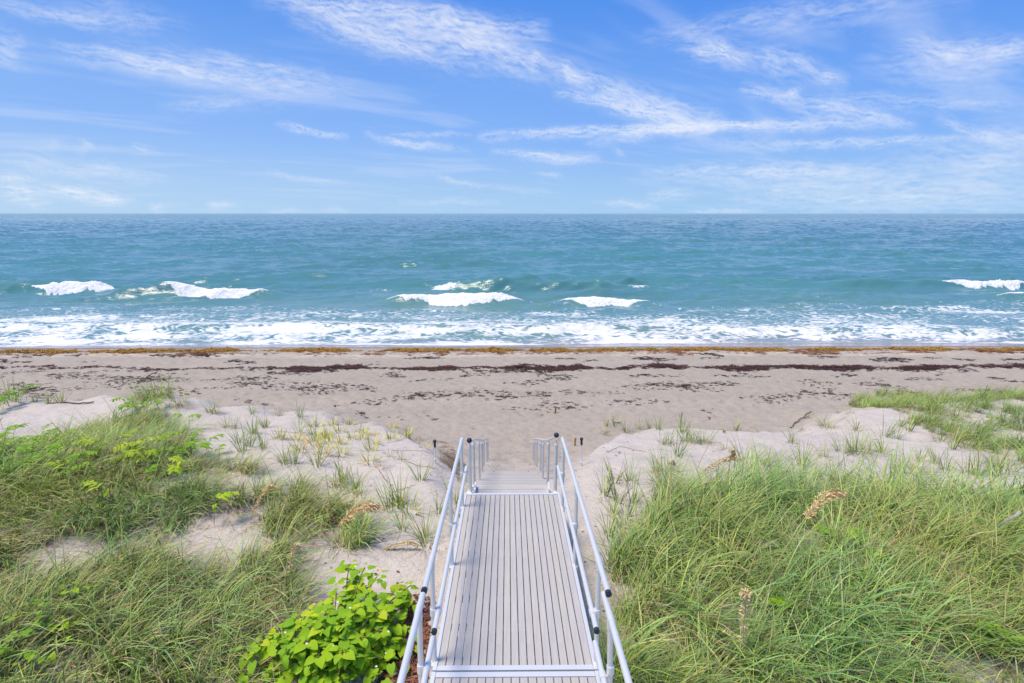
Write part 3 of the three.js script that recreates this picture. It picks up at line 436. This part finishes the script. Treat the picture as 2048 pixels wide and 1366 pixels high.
{
  const r = rng(909), put = (kind, px, py, s = 1) => { const K = tuftKinds[kind], p = G(px, py); if (p.z < -15) p.copy(G(px, py + 14)); const o = tag(mesh('grass_tuft', K.g[Math.floor(r() * K.g.length)], grassMat), K.label, 'grass tuft', K.group); o.position.copy(p); o.rotation.y = r() * 6.28; const f = s * lerp(.85, 1.25, r()); o.scale.setScalar(f);
    o.userData.label = (f / s > 1.08 ? 'large ' : f / s < .94 ? 'small ' : '') + K.label + nearMark(p); };
  const zr = (k, s, L) => { for (const [x, y, q] of L) put(k, 1200 + x / 2.415, 740 + y / 2.415, q || s); };
  zr('green', .9, [[30, 268], [70, 268], [127, 292], [185, 293], [240, 284], [285, 288], [300, 358], [335, 358], [400, 302], [410, 342], [655, 292], [375, 412], [75, 537], [140, 542], [95, 637], [160, 652], [270, 492], [700, 482], [800, 462], [1125, 542], [1080, 422], [1365, 402], [1240, 292], [1380, 322], [1430, 332], [1450, 272], [1490, 292], [1525, 257], [1540, 442], [1620, 452], [1670, 482], [1780, 502], [1830, 517], [1900, 512], [1210, 562], [1700, 382], [560, 552], [60, 700], [110, 760], [40, 800], [130, 720], [930, 350], [980, 470], [20, 600]]);
  zr('bushy', .75, [[455, 345], [500, 350], [330, 500, .9], [720, 450, .9], [880, 522, .8], [1000, 512, .8], [1180, 392, .8], [1250, 402, .8], [1300, 392, .7], [1090, 272, .6], [1480, 492, 1], [1650, 340, .8], [1820, 340, .8], [1950, 480, .9], [300, 560, .9], [650, 520, .9]]);
  zr('dry', .8, [[20, 300], [1120, 278], [1160, 203], [1215, 208], [985, 285], [1020, 225], [620, 390], [1990, 440, 1.1]]);
  const zl = (k, s, L) => { for (const [x, y, q] of L) put(k, 500 + x / 3.794, 740 + y / 3.794, q || s); };
  zl('yellow', 1, [[490, 424], [625, 418], [755, 414], [345, 538], [490, 495], [545, 520], [590, 505], [610, 545], [480, 560], [680, 558], [770, 522], [850, 524], [940, 558], [560, 592], [690, 638], [545, 648], [920, 614], [900, 698], [1080, 444], [1070, 524], [1180, 504], [390, 612], [1200, 1064], [880, 500], [840, 470], [680, 470], [220, 520]]);
  zl('green', .9, [[110, 434], [375, 354], [370, 474], [265, 704], [330, 724], [510, 724], [500, 544], [720, 834], [690, 880], [800, 904], [640, 900], [1110, 1024], [1060, 1064], [1140, 1014], [1160, 1214], [860, 1334], [1330, 1274], [1430, 1084], [1540, 1004], [1290, 840], [760, 940], [830, 960], [1340, 1340], [20, 334], [20, 484], [1560, 1090]]);
  zl('dry', .7, [[210, 294, 1], [1180, 454], [1290, 524], [1320, 594], [1060, 664], [1150, 684], [755, 395], [20, 315], [1000, 740], [960, 500]]);
  const zf = (k, s, L) => { for (const [x, y, q] of L) put(k, x / 3.413, 740 + y / 3.413, q || s); };
  zf('bushy', 1, [[960, 205], [1010, 205], [1060, 200], [1100, 190], [1000, 230], [930, 240, .8], [20, 160], [60, 165], [1230, 225, .8]]);
  zf('green', .9, [[400, 215], [240, 220], [420, 225], [1170, 150], [1470, 295], [1730, 434], [1810, 395], [1550, 394], [1600, 404], [1430, 294], [1620, 500], [1700, 520], [1660, 560], [1800, 540], [1940, 640], [330, 230], [1250, 470], [1200, 500]]);
  zf('dry', .9, [[1215, 245], [1250, 260], [1890, 265], [1350, 434], [1500, 399], [1910, 474], [1140, 245], [1470, 290]]);
}

// ---------------------------------------------------------------- leafy vines and the shrub
function leafGeo(len, wid, heart, fold, droop) {           // lies along +x, its base at the origin
  const n = 6, p = [], idx = [];
  for (let k = 0; k <= n; k++) {
    const t = k / n, w = wid / 2 * (heart ? Math.pow(Math.sin(Math.PI * Math.pow(t * .94 + .06, .62)), .8) : Math.pow(Math.sin(Math.PI * (t * .92 + .04)), .75)), x = len * t - (heart ? 0 : 0), y = -droop * t * t * len;
    p.push(x - (heart && k < 2 ? .12 * len * (1 - k * .5) : 0), y + fold * w, -w, x, y, 0, x - (heart && k < 2 ? .12 * len * (1 - k * .5) : 0), y + fold * w, w);
    if (k < n) { const a = k * 3; idx.push(a, a + 1, a + 3, a + 1, a + 4, a + 3, a + 1, a + 2, a + 4, a + 2, a + 5, a + 4); }
  }
  const g = new THREE.BufferGeometry(); g.setAttribute('position', new THREE.Float32BufferAttribute(p, 3)); g.setIndex(idx); g.computeVertexNormals(); return g;
}
const leafMat = (r, g, b) => new THREE.MeshPhysicalMaterial({ color: C(r, g, b), roughness: .75, specularIntensity: .4, side: THREE.DoubleSide, transmission: .25, thickness: 0 });
const leafMats = [leafMat(.33, .52, .012), leafMat(.22, .43, .014), leafMat(.46, .58, .018), leafMat(.14, .33, .016), leafMat(.27, .47, .016)];
const stemMat = std({ color: C(.22, .20, .09), roughness: .8 }), twigMat = std({ color: C(.16, .10, .06), roughness: .9 });
const leaflets = [leafGeo(.075, .036, false, .35, .3), leafGeo(.085, .042, false, .25, .5), leafGeo(.065, .034, false, .45, .2)], hearts = [leafGeo(.12, .105, true, .18, .35), leafGeo(.105, .095, true, .3, .55), leafGeo(.13, .11, true, .1, .25), leafGeo(.09, .08, true, .4, .4)];
const aim = new THREE.Matrix4();
function putLeaf(parent, g, m, pos, out, up, s) {           // out: where the tip points, up: the leaf's face
  const x = out.clone().normalize(), z = V().crossVectors(x, up).normalize(), y = V().crossVectors(z, x), o = mesh('leaf', g, m, parent);
  aim.makeBasis(x, y, z); o.quaternion.setFromRotationMatrix(aim); o.position.copy(pos); o.scale.setScalar(s); return o;
}
{
  const r = rng(515);
  function sprig(px, py, fronds, size, tone, label, group, round, lift = .16 + .22 * r()) {
    const b = G(px, py), t = thing('vine_sprig', b, (lift > .31 ? 'raised ' : lift < .22 ? 'low ' : '') + (fronds > 1 ? 'forked ' : '') + label + nearMark(b), 'plant', group); t.rotation.y = r() * 6.28;
    const stems = [];
    for (let f = 0; f < fronds; f++) {
      const az = f * 2.4 + r() * 1.2, L = size * lerp(.8, 1.2, r()), pts = [0, .25, .5, .75, 1].map((u) => V(Math.cos(az) * L * u * .85, u ? lift + L * (.6 * u - .4 * u * u) : -.02, Math.sin(az) * L * u * .85)), cv = new THREE.CatmullRomCurve3(pts);
      stems.push(new THREE.TubeGeometry(cv, 6, .004, 4, false));
      const n = round ? 4 : 7;
      for (let k = 1; k <= n; k++) for (const s of [-1, 1]) {
        if (round && (k + (s > 0 ? 1 : 0)) % 2 && r() < .7) continue; const u = clamp(k / n + (round ? (r() - .5) * .25 : (r() - .5) * .05)), p = cv.getPoint(u), tg = cv.getTangent(u), side = V(-tg.z, .1, tg.x).normalize().multiplyScalar(s);
        putLeaf(t, round ? hearts[Math.floor(r() * 4)] : leaflets[Math.floor(r() * 3)], leafMats[[[0, 4], [1, 3, 4], [2, 0], [3, 1], [4, 1]][tone][Math.floor(r() * (tone === 1 ? 3 : 2))]], p, side.addScaledVector(tg, .5 + .3 * r()).add(V(0, -.15 + .3 * r(), 0)), V((r() - .5) * .5, 1, (r() - .5) * .5), (round ? lerp(.35, .95, r()) : 1.5) * lerp(.8, 1.15, r()) * (1 - .25 * u));
      }
    }
    mesh('stem', mergeGeometries(stems), stemMat, t);
  }
  const za = (L, tone, size, label, group) => { for (const [x, y, n] of L) sprig(x / 3.413, 740 + y / 3.413 + 6, n || 1, size, tone, label, group); };
  za([[200, 550, 2], [300, 470, 2], [350, 490, 2], [430, 575, 2], [280, 655, 2], [350, 620, 2], [80, 700, 2], [230, 730, 2], [150, 560, 2], [250, 560, 2], [460, 545, 2], [120, 640, 2], [60, 600, 2], [180, 690, 2], [30, 650, 2], [330, 560, 2], [400, 640, 2], [500, 600, 2], [560, 560, 1], [620, 660, 2], [100, 520, 2], [520, 690, 1], [680, 720, 1], [10, 720, 2]], 1, .44, 'mid green feathery vine', 'green vines in the tangled grass');
  za([[490, 740], [940, 640, 2], [880, 655, 2], [1040, 615, 2], [1000, 605, 2], [740, 980], [1460, 1045], [700, 580], [680, 630], [1180, 730], [1220, 745], [1100, 550], [40, 560, 2], [820, 620, 1]], 2, .40, 'bright yellow-green vine sprig', 'yellow-green vine sprigs');
  za([[1250, 575, 2], [1310, 580, 2], [1420, 570, 2], [1230, 372], [1290, 385], [1190, 610, 2], [1500, 620, 1], [20, 385], [40, 470]], 4, .36, 'leafy vine sprig reaching onto bare sand', 'vine sprigs at the edge of the sand');
  za([[1000, 275, 2], [1080, 255, 2], [870, 240], [960, 285, 2], [60, 225, 2], [130, 205, 2], [20, 255, 2], [180, 190, 1], [930, 270, 2]], 1, .4, 'green vine at the foot of bushy tufts', 'vines by the far tufts');
  za([[1000, 815], [800, 500], [760, 520]], 3, .36, 'dark green vine frond on the grass', 'dark single fronds');
  for (const [x, y] of [[50, 1280], [20, 1200], [100, 1300], [300, 1150], [400, 1050], [60, 1330], [130, 1240]]) sprig(x / 3.732, 1000 + y / 3.732 + 8, 2, .36, 3, 'dark green round-leaved creeper', 'dark round-leaved creepers', true);
  for (const [x, y] of [[500, 850], [560, 790], [450, 930], [280, 960], [650, 740], [460, 1300], [540, 1250], [350, 1120]]) sprig(x / 3.732, 1000 + y / 3.732 + 8, 1, .34, 0, 'light green round-leaved creeper', 'light round-leaved creepers', true);
  for (const [x, y] of [[1690, 1185], [1590, 1250], [1930, 1295], [1780, 1150], [1665, 1105], [1905, 1080], [1960, 1290], [1700, 1080]]) sprig(x, y + 6, 1, .3, 4, 'green vine sprig half hidden in grass', 'sprigs in the lush grass', false, .2);

  // the lime green shrub by the ramp
  const b = G(690, 1325), t = thing('leafy_shrub', b, 'lime green shrub with large heart-shaped leaves beside the ramp', 'shrub');
  const ends = [[490, 1330, .32], [520, 1310, .4], [560, 1290, .42], [600, 1262, .45], [640, 1245, .5], [680, 1215, .5], [715, 1190, .45], [735, 1160, .55], [705, 1152, .55], [760, 1175, .5], [790, 1225, .45], [800, 1200, .4], [825, 1190, .4], [770, 1250, .5], [720, 1255, .62], [690, 1285, .62], [650, 1290, .55], [610, 1320, .5], [570, 1335, .4], [640, 1345, .45], [690, 1345, .5], [740, 1310, .5], [775, 1290, .4], [660, 1262, .6], [740, 1225, .58], [625, 1285, .5], [700, 1310, .5], [655, 1320, .42], [600, 1345, .3], [730, 1340, .35], [680, 1368, .3], [540, 1340, .25], [765, 1330, .25], [630, 1368, .28], [800, 1260, .3], [812, 1225, .3], [790, 1300, .25], [760, 1355, .22], [500, 1350, .25], [560, 1360, .25], [820, 1290, .2], [585, 1305, .4], [700, 1235, .5]];
  let leaves = 0; const stems = [], low = [[], [], []];
  ends.forEach(([px, py, h], q) => { 
    h *= .8; const g0 = G(px, py + 96 * h), e = V(g0.x, g0.y + h, g0.z).sub(b), base = V(e.x * .35 + (r() - .5) * .12, groundAt(b.x + e.x * .35, b.z + e.z * .35) - b.y - .03, e.z * .35 + (r() - .5) * .12);
    const cv = new THREE.CatmullRomCurve3([base, V(lerp(base.x, e.x, .35), e.y * .7 + .02, lerp(base.z, e.z, .35)), V(lerp(base.x, e.x, .75), e.y * .98, lerp(base.z, e.z, .75)), e]);
    stems.push(new THREE.TubeGeometry(cv, 8, .006, 5, false));
    const n = 21; for (let k = 0; k < n; k++) {
      const u = lerp(.3, 1, k / (n - 1)), p = cv.getPoint(u), a = k * 2.4 + q, out = V(Math.cos(a), -.1 + .35 * (r() - .5), Math.sin(a)).addScaledVector(e.clone().normalize(), .4);
      p.add(V(Math.cos(a) * .045, .02 * (r() - .3), Math.sin(a) * .045));
      if (leaves >= 292 || k % 2) { const lo = V(base.x + e.x * .5 * r() + (r() - .5) * .5, groundAt(b.x, b.z) - b.y + .05 + .2 * r(), base.z + e.z * .5 * r() + (r() - .5) * .4); const g = hearts[Math.floor(r() * 4)].clone(), x = V(Math.cos(a), -.2, Math.sin(a)).normalize(), z = V().crossVectors(x, V(r() - .5, 1, r() - .5)).normalize(); g.scale(.8, .8, .8); g.applyMatrix4(new THREE.Matrix4().makeBasis(x, V().crossVectors(z, x), z).setPosition(k % 4 === 1 ? lo : p.add(V((r() - .5) * .16, -.06 * r(), (r() - .5) * .16)))); low[Math.floor(r() * 3)].push(g); continue; }
      putLeaf(t, hearts[Math.floor(r() * 4)], leafMats[[0, 1, 2, 4, 0, 1][Math.floor(r() * 6)]], p, out, V((r() - .5) * .7, 1, (r() - .5) * .7 + .25), lerp(.5, .95, r()) * (u > .93 ? .65 : 1)); leaves++;
    }
  });
  mesh('stem', mergeGeometries(stems), twigMat, t);
  low.forEach((L, q) => { mesh('foliage', mergeGeometries(L), leafMats[[1, 0, 4][q]], t).userData.kind = 'stuff'; });
  const yel = std({ color: C(.75, .45, .03), roughness: .6 }), wht = std({ color: C(.75, .72, .62), roughness: .7 });
  const petal = (n, s) => mergeGeometries([...Array(n)].map((_, k) => { const g = leafGeo(s, s * .8, false, .3, -.4); g.rotateY(k * 6.283 / n); return g; }));
  for (const [px, py, h] of [[762, 1166, .4], [714, 1188, .34], [632, 1228, .24]]) { const p = G(px, py + h * 95); const o = mesh('flower', petal(5, .022), yel, t); o.position.set(p.x - b.x, p.y + h - b.y, p.z - b.z); o.userData.label = 'small yellow flower'; }
  for (let k = 0; k < 12; k++) { const e = ends[(k * 5 + 2) % ends.length], p = G(e[0] + (r() - .5) * 40, e[1] + 96 * e[2]); const o = mesh('blossom', petal(5, .012), wht, t); o.position.set(p.x - b.x, p.y + e[2] * .8 + .05 - b.y, p.z - b.z); o.userData.label = 'tiny white blossom'; }
}

// ---------------------------------------------------------------- sea oats
{
  const r = rng(616), stalkMat = std({ color: C(.50, .40, .16), roughness: .8 }), heads = [std({ color: C(.78, .55, .27), roughness: .9, side: THREE.DoubleSide }), std({ color: C(.50, .33, .16), roughness: .9, side: THREE.DoubleSide }), std({ color: C(.72, .58, .30), roughness: .9, side: THREE.DoubleSide })];
  function oat(base, mids, tipPx, dTip, headFrom, n, tone, label, drop = .06) {
    const b = G(...base), tip = alongRay(tipPx[0], tipPx[1], dTip === null ? -b.z : -b.z + dTip); tip.y = Math.max(tip.y, groundAt(tip.x, tip.z) + .06);
    const t = thing('sea_oat', b, label, 'sea oat', 'sea oat stalks'), e = tip.sub(b), up = Math.max(.1, e.y);
    const cv = new THREE.CatmullRomCurve3([V(0, -.03, 0), V(e.x * .25, up * .42, e.z * .25), V(e.x * .55, up * .85, e.z * .55), V(e.x * .82, up * 1.06, e.z * .82), e]);
    mesh('stalk', new THREE.TubeGeometry(cv, 18, .0042, 5, false), stalkMat, t);
    const parts = [], L = cv.getLength();
    n = Math.round(n * 2.4); for (let k = 0; k < n; k++) {
      const u = lerp(headFrom, 1, Math.pow(k / n, .9)), p = cv.getPoint(u), tg = cv.getTangent(u), q = (u - headFrom) / (1 - headFrom), reach = L * .034 * Math.sin(Math.PI * (q * .85 + .1)), g = leafGeo(lerp(.026, .042, r()), .0115, false, 0, .2), a = r() * 6.28;
      const d = V(Math.cos(a) * .5, -.9 + .9 * r(), Math.sin(a) * .5).addScaledVector(tg, .9).normalize(), m = new THREE.Matrix4().makeBasis(d, V().crossVectors(d, V(r() - .5, r() - .5, r() - .5)).normalize(), V()); const y = new THREE.Vector3().setFromMatrixColumn(m, 1), z = V().crossVectors(d, y); m.makeBasis(d, y, z);
      const off = reach * r(); m.setPosition(p.x + Math.cos(a) * off, p.y - .6 * drop * r() * Math.sin(Math.PI * q) - .3 * off, p.z + Math.sin(a) * off); g.applyMatrix4(m); parts.push(g);
    }
    mesh('seed_head', mergeGeometries(parts), heads[tone], t).userData.kind = 'stuff';
  }
  oat([1488, 1250], 0, [1690, 985], .35, .5, 260, 0, 'tall sea oat with a bushy golden plume over the lush grass', .12);
  oat([1470, 1240], 0, [1530, 1085], .2, .97, 4, 0, 'bare leaning stalk beside the tall golden sea oat', .02);
  oat([1480, 1350], 0, [1487, 1192], 0, .25, 110, 2, 'upright withered sea oat with a thin pale head', .02);
  oat([1335, 1010], 0, [1475, 915], .3, .45, 130, 0, 'sea oat bent low with a golden plume at the edge of the lush grass', .12);
  oat([1445, 1010], 0, [1468, 905], .1, .55, 80, 1, 'short brown sea oat plume beside the bent golden one', .08);
  oat([1390, 945], 0, [1450, 862], .1, .9, 8, 1, 'brown broken stalk leaning over the bare sand', .02);
  oat([500, 1040], 0, [552, 972], .05, .15, 130, 0, 'thick dry sea oat head standing in the tangled grass', .03);
  oat([575, 1262], 0, [762, 1012], .3, .55, 240, 0, 'long arching sea oat with a drooping golden plume over white sand', .14);
  oat([575, 1175], 0, [600, 1092], .05, .1, 120, 2, 'pale drooping sea oat head near the leafy shrub', .04);
  oat([758, 1100], 0, [835, 1088], .02, .1, 110, 2, 'yellow sea oat head lying on the sand', .02);
  oat([1457, 1372], 0, [1456, 1258], 0, .98, 3, 2, 'straight cream dead stalk without a head', 0);
  oat([1330, 1090], 0, [1345, 925], .25, .82, 40, 2, 'slender green-gold sea oat standing at the meadow corner', .05);
}

// ---------------------------------------------------------------- seaweed, mulch, stakes and sticks
{
  const r = rng(717);
  const weedBall = (seed, n, rad, flat, w, l) => { const q = rng(seed), b = new Ribbon(); for (let k = 0; k < n; k++) { const a = q() * 6.28, d = Math.sqrt(q()) * rad; b.blade(Math.cos(a) * d * 1.6, flat * rad * (1 - d / rad) * q(), Math.sin(a) * d, q() * 6.28, l * (.5 + q()), .6 + q() * 1.1, (q() - .3) * 1.4, w * (.6 + .8 * q()), [1, 1, 1].map(() => .75 + .5 * q()), [.8, .8, .8], 3, q); } return b.build(); };
  const balls = [0, 1, 2].map((k) => weedBall(20 + k, 70, .13, 1.1, .03, .10)), flats = [0, 1, 2].map((k) => weedBall(40 + k, 34, .12, .35, .028, .12));
  function wrack(name, label, list, geos, color, vary) {
    const t = new THREE.Group(); t.name = numbered(name); scene.add(t); tag(t, label, 'seaweed', null, 'stuff');
    const m = std({ color, roughness: .85, side: THREE.DoubleSide, vertexColors: true }), e = new THREE.Euler(), q = new THREE.Quaternion(), m4 = new THREE.Matrix4(), c = new THREE.Color();
    geos.forEach((g, v) => { const L = list.filter((_, k) => k % geos.length === v), im = new THREE.InstancedMesh(g, m, L.length); im.name = 'seaweed'; im.userData.kind = 'stuff'; shade(im); t.add(im);
      L.forEach(([x, d, s, h], k) => { e.set(0, (r() - .5) * .9 + (r() < .5 ? Math.PI : 0), 0); q.setFromEuler(e); m4.compose(V(x, ground(x, d) + .004, -d), q, V(s, s * h, s)); im.setMatrixAt(k, m4); const f = 1 + (r() - .5) * vary; im.setColorAt(k, c.setRGB(f, f * (1 + (r() - .5) * .2), f)); }); });
  }
  const line = (n, dOf, thick, dens, size, hgt) => { const L = []; let guard = 0; while (L.length < n && guard++ < n * 12) { const x = (r() * 2 - 1) * 46, k = dens(x); if (r() > k) continue; const d = dOf(x) + gauss(r) * thick * (.4 + k); L.push([x, d, size * lerp(.5, 1.3, r()) * (.6 + .5 * k), hgt * (.6 + .7 * r())]); } return L; };
  const gl = (x) => 27.3 + .35 * noise(x * .11 + 3, 2) + .25 * noise(x * .4, 7) - .0004 * x * x + (x < -14 ? -.02 * (x + 14) * 0 : 0);
  wrack('golden_seaweed', 'golden brown seaweed heaped in a line along the tide mark', line(6500, gl, .36, (x) => .05 + .95 * ss(-.42, .2, fbm(x * .33 + 9, 4, 3)), .85, .6), balls, C(.42, .22, .03), .6);
  wrack('golden_seaweed', 'thin rusty strands of seaweed scattered above the tide mark', line(2600, (x) => 26.1 + .6 * noise(x * .09, 12) + (r() < .4 ? .8 : 0), .45, (x) => ss(-.2, .4, fbm(x * .4 + 40, 2, 3)), .7, .35), flats, C(.24, .10, .035), .6);
  wrack('dark_seaweed', 'dark red-brown seaweed strip drying across the middle of the beach', line(6500, (x) => 22.5 + .6 * noise(x * .1 + 30, 2) + .5 * noise(x * .35, 17) + .25 * noise(x * 1.1, 3) + (x < -9 ? -.06 * (x + 9) * .4 : 0), .3, (x) => (.2 + .8 * ss(-.35, .2, fbm(x * .3 + 70, 9, 3))) * (x < -11 ? .35 : 1), .66, .45), flats, C(.075, .026, .022), .9);
  const bits = []; { let g = 0; while (bits.length < 8500 && g++ < 160000) { const x = (r() * 2 - 1) * 36, d = lerp(14.5, 26, Math.sqrt(r())), k = fbm(x * .35 + 5, d * .8 + 50, 3), band = Math.exp(-((d - 18.2) ** 2) / 3.2) + .5 * Math.exp(-((d - 21) ** 2) / 3) + .12; if (k < .42 - .34 * band * (1 + (x < -8 && d > 19 ? .6 : 0)) || d < edgeOf(x) + 2.6) continue; bits.push([x, d, lerp(.2, .85, r() * r()) * (.6 + .9 * clamp(k)), .4]); } }
  wrack('dark_seaweed', 'scattered dark scraps of dry seaweed on the trodden sand', bits, flats, C(.05, .025, .022), .7);
  const specks = []; for (let k = 0; k < 1500; k++) { const x = (r() * 2 - 1) * 11, d = lerp(4, 12, r()); if (Math.abs(x - CX) < .75 && d < 9.5) continue; specks.push([x, d, lerp(.04, .16, r() * r()), .5]); }
  wrack('sand_litter', 'small dark specks of plant litter on the dune sand', specks, flats, C(.12, .08, .055), .6);

  const chips = new THREE.Group(); chips.name = 'wood_mulch'; scene.add(chips); tag(chips, 'red-brown wood chip mulch beneath the ramp rail', 'mulch', null, 'stuff');
  const mp = [poly([805, 1200], [868, 1190], [858, 1290], [850, 1420], [740, 1420], [770, 1330], [795, 1270]), poly([1196, 1330], [1215, 1330], [1230, 1420], [1196, 1420])], chipG = chamfer(.018, .008, .05, .003), spots = [];
  for (const P of mp) { const x0 = Math.min(...P.map((p) => p.x)), x1 = Math.max(...P.map((p) => p.x)), z0 = Math.min(...P.map((p) => p.z)), z1 = Math.max(...P.map((p) => p.z)); for (let k = 0; k < 1500 * (x1 - x0) * (z1 - z0); k++) { const x = lerp(x0, x1, r()), z = lerp(z0, z1, r()); if (inPoly(x, z, P)) spots.push([x, z]); } }
  const im = new THREE.InstancedMesh(chipG, std({ color: C(.22, .075, .05), roughness: .9 }), spots.length); im.name = 'wood_chips'; im.userData.kind = 'stuff'; shade(im); chips.add(im);
  const e = new THREE.Euler(), q = new THREE.Quaternion(), m4 = new THREE.Matrix4(), c = new THREE.Color();
  spots.forEach(([x, z], k) => { e.set((r() - .5) * 1.1, r() * 6.28, (r() - .5)); q.setFromEuler(e); const s = lerp(.6, 1.5, r()); m4.compose(V(x, groundAt(x, z) + .01 + .03 * r(), z), q, V(s, s, s)); im.setMatrixAt(k, m4); const f = .6 + .8 * r(); im.setColorAt(k, c.setRGB(f, f * lerp(.8, 1.5, r()), f)); });

  const white = std({ color: C(.8, .8, .79), roughness: .5 }), black = std({ color: C(.018, .02, .024), roughness: .45 });
  for (const [px, py, h, lean, label] of [[871, 925, .34, .0, 'short white garden stake light with black cap beside the root-hung bank'], [1163, 932, .46, .03, 'taller white garden stake light with black cap near the orange wood stake']]) {
    const p = G(px, py), t = thing('stake_light', p, label, 'stake light', 'stake lights flanking the stairs'); t.rotation.z = lean;
    mesh('stem', new THREE.CylinderGeometry(.011, .009, h, 10).translate(0, h / 2 - .03, 0), white, t); mesh('collar', new THREE.CylinderGeometry(.024, .014, .05, 12).translate(0, .06, 0), white, t);
    mesh('cap', new THREE.LatheGeometry([[0, 0], [.017, 0], [.021, .02], [.021, .1], [.03, .105], [.03, .125], [.022, .14], [0, .143]].map(([a, b]) => new THREE.Vector2(a, b + h - .04)), 14), black, t);
  }
  const wood = std({ color: C(.42, .20, .085), roughness: .85 }), greyWood = std({ color: C(.36, .31, .26), roughness: .95 });
  for (const [px, py, h, w, m, lx, label] of [[1149, 892, .3, .035, wood, .06, 'orange-brown wooden stake beside the stairs'], [1110, 827, .30, .045, wood, .05, 'small wooden stake alone on the trodden beach'], [1361, 846, .42, .03, greyWood, .02, 'weathered grey stake among the upright green tufts']]) {
    const s = new THREE.Shape([[-w / 2, 0], [w / 2, 0], [w / 2, h], [w * .3, h + .01], [-w / 2, h - .012]].map(([a, b]) => new THREE.Vector2(a, b - .05))), g = new THREE.ExtrudeGeometry(s, { depth: w * .7, bevelEnabled: true, bevelSize: .003, bevelThickness: .003, bevelSegments: 1 });
    const o = tag(mesh('wooden_stake', g, m), label, 'stake'); o.position.copy(G(px, py)); o.rotation.set(.04, .4, -lx);
  }
  function stick(pts, rad, m, label, name, lift = 0, cat = 'stick', group) {
    const P = pts.map(([x, y]) => G(x, y)), o = P[0].clone(), cv = new THREE.CatmullRomCurve3(P), Q = [...Array(14)].map((_, k) => { const v = cv.getPoint(k / 13); v.y = groundAt(v.x, v.z) + rad * .5 + lift * (k / 13) + .006 * Math.sin(k * 2.1); v.x += .012 * Math.sin(k * 1.7); return v.sub(o); });
    const g = new THREE.TubeGeometry(new THREE.CatmullRomCurve3(Q), 30, rad, 6, false), ps = g.attributes.position; const t = tag(mesh(name, g, m), label, cat, group); t.position.copy(o); return t;
  }
  stick([[1950, 1105], [1985, 1090], [2024, 1085]], .022, std({ color: C(.5, .47, .43), roughness: .95 }), 'bleached driftwood stick poking out of the lush grass', 'driftwood', .42);
  const run = std({ color: C(.32, .19, .11), roughness: .9 }), L1 = 'thin brown runner root trailing over the pale dune sand', gp = 'runner roots on the sand';
  for (const p of [[[745, 927], [760, 945], [775, 966]], [[785, 902], [830, 903], [869, 912]], [[803, 918], [840, 933], [878, 944]], [[542, 862], [590, 866], [632, 870]], [[648, 913], [668, 914], [690, 916]], [[780, 985], [812, 978], [830, 972]], [[775, 886], [805, 880], [840, 872]], [[1495, 855], [1515, 862], [1545, 868]], [[1215, 905], [1240, 895], [1290, 905]]]) stick(p, .0042, run, L1, 'runner_root', .02, 'root', gp);
  stick([[1580, 856], [1600, 842], [1622, 830]], .02, twigMat, 'thick exposed root at the notch in the dune edge', 'exposed_root', .1, 'root');
  stick([[95, 808], [135, 806], [160, 808], [188, 806]], .018, twigMat, 'dark twig lying on the far dune sand', 'fallen_twig', .03);
  stick([[275, 768], [295, 764], [318, 760]], .02, twigMat, 'bent stick caught in the bushy far tufts', 'fallen_twig', .35);
}

renderer.render(scene, camera);
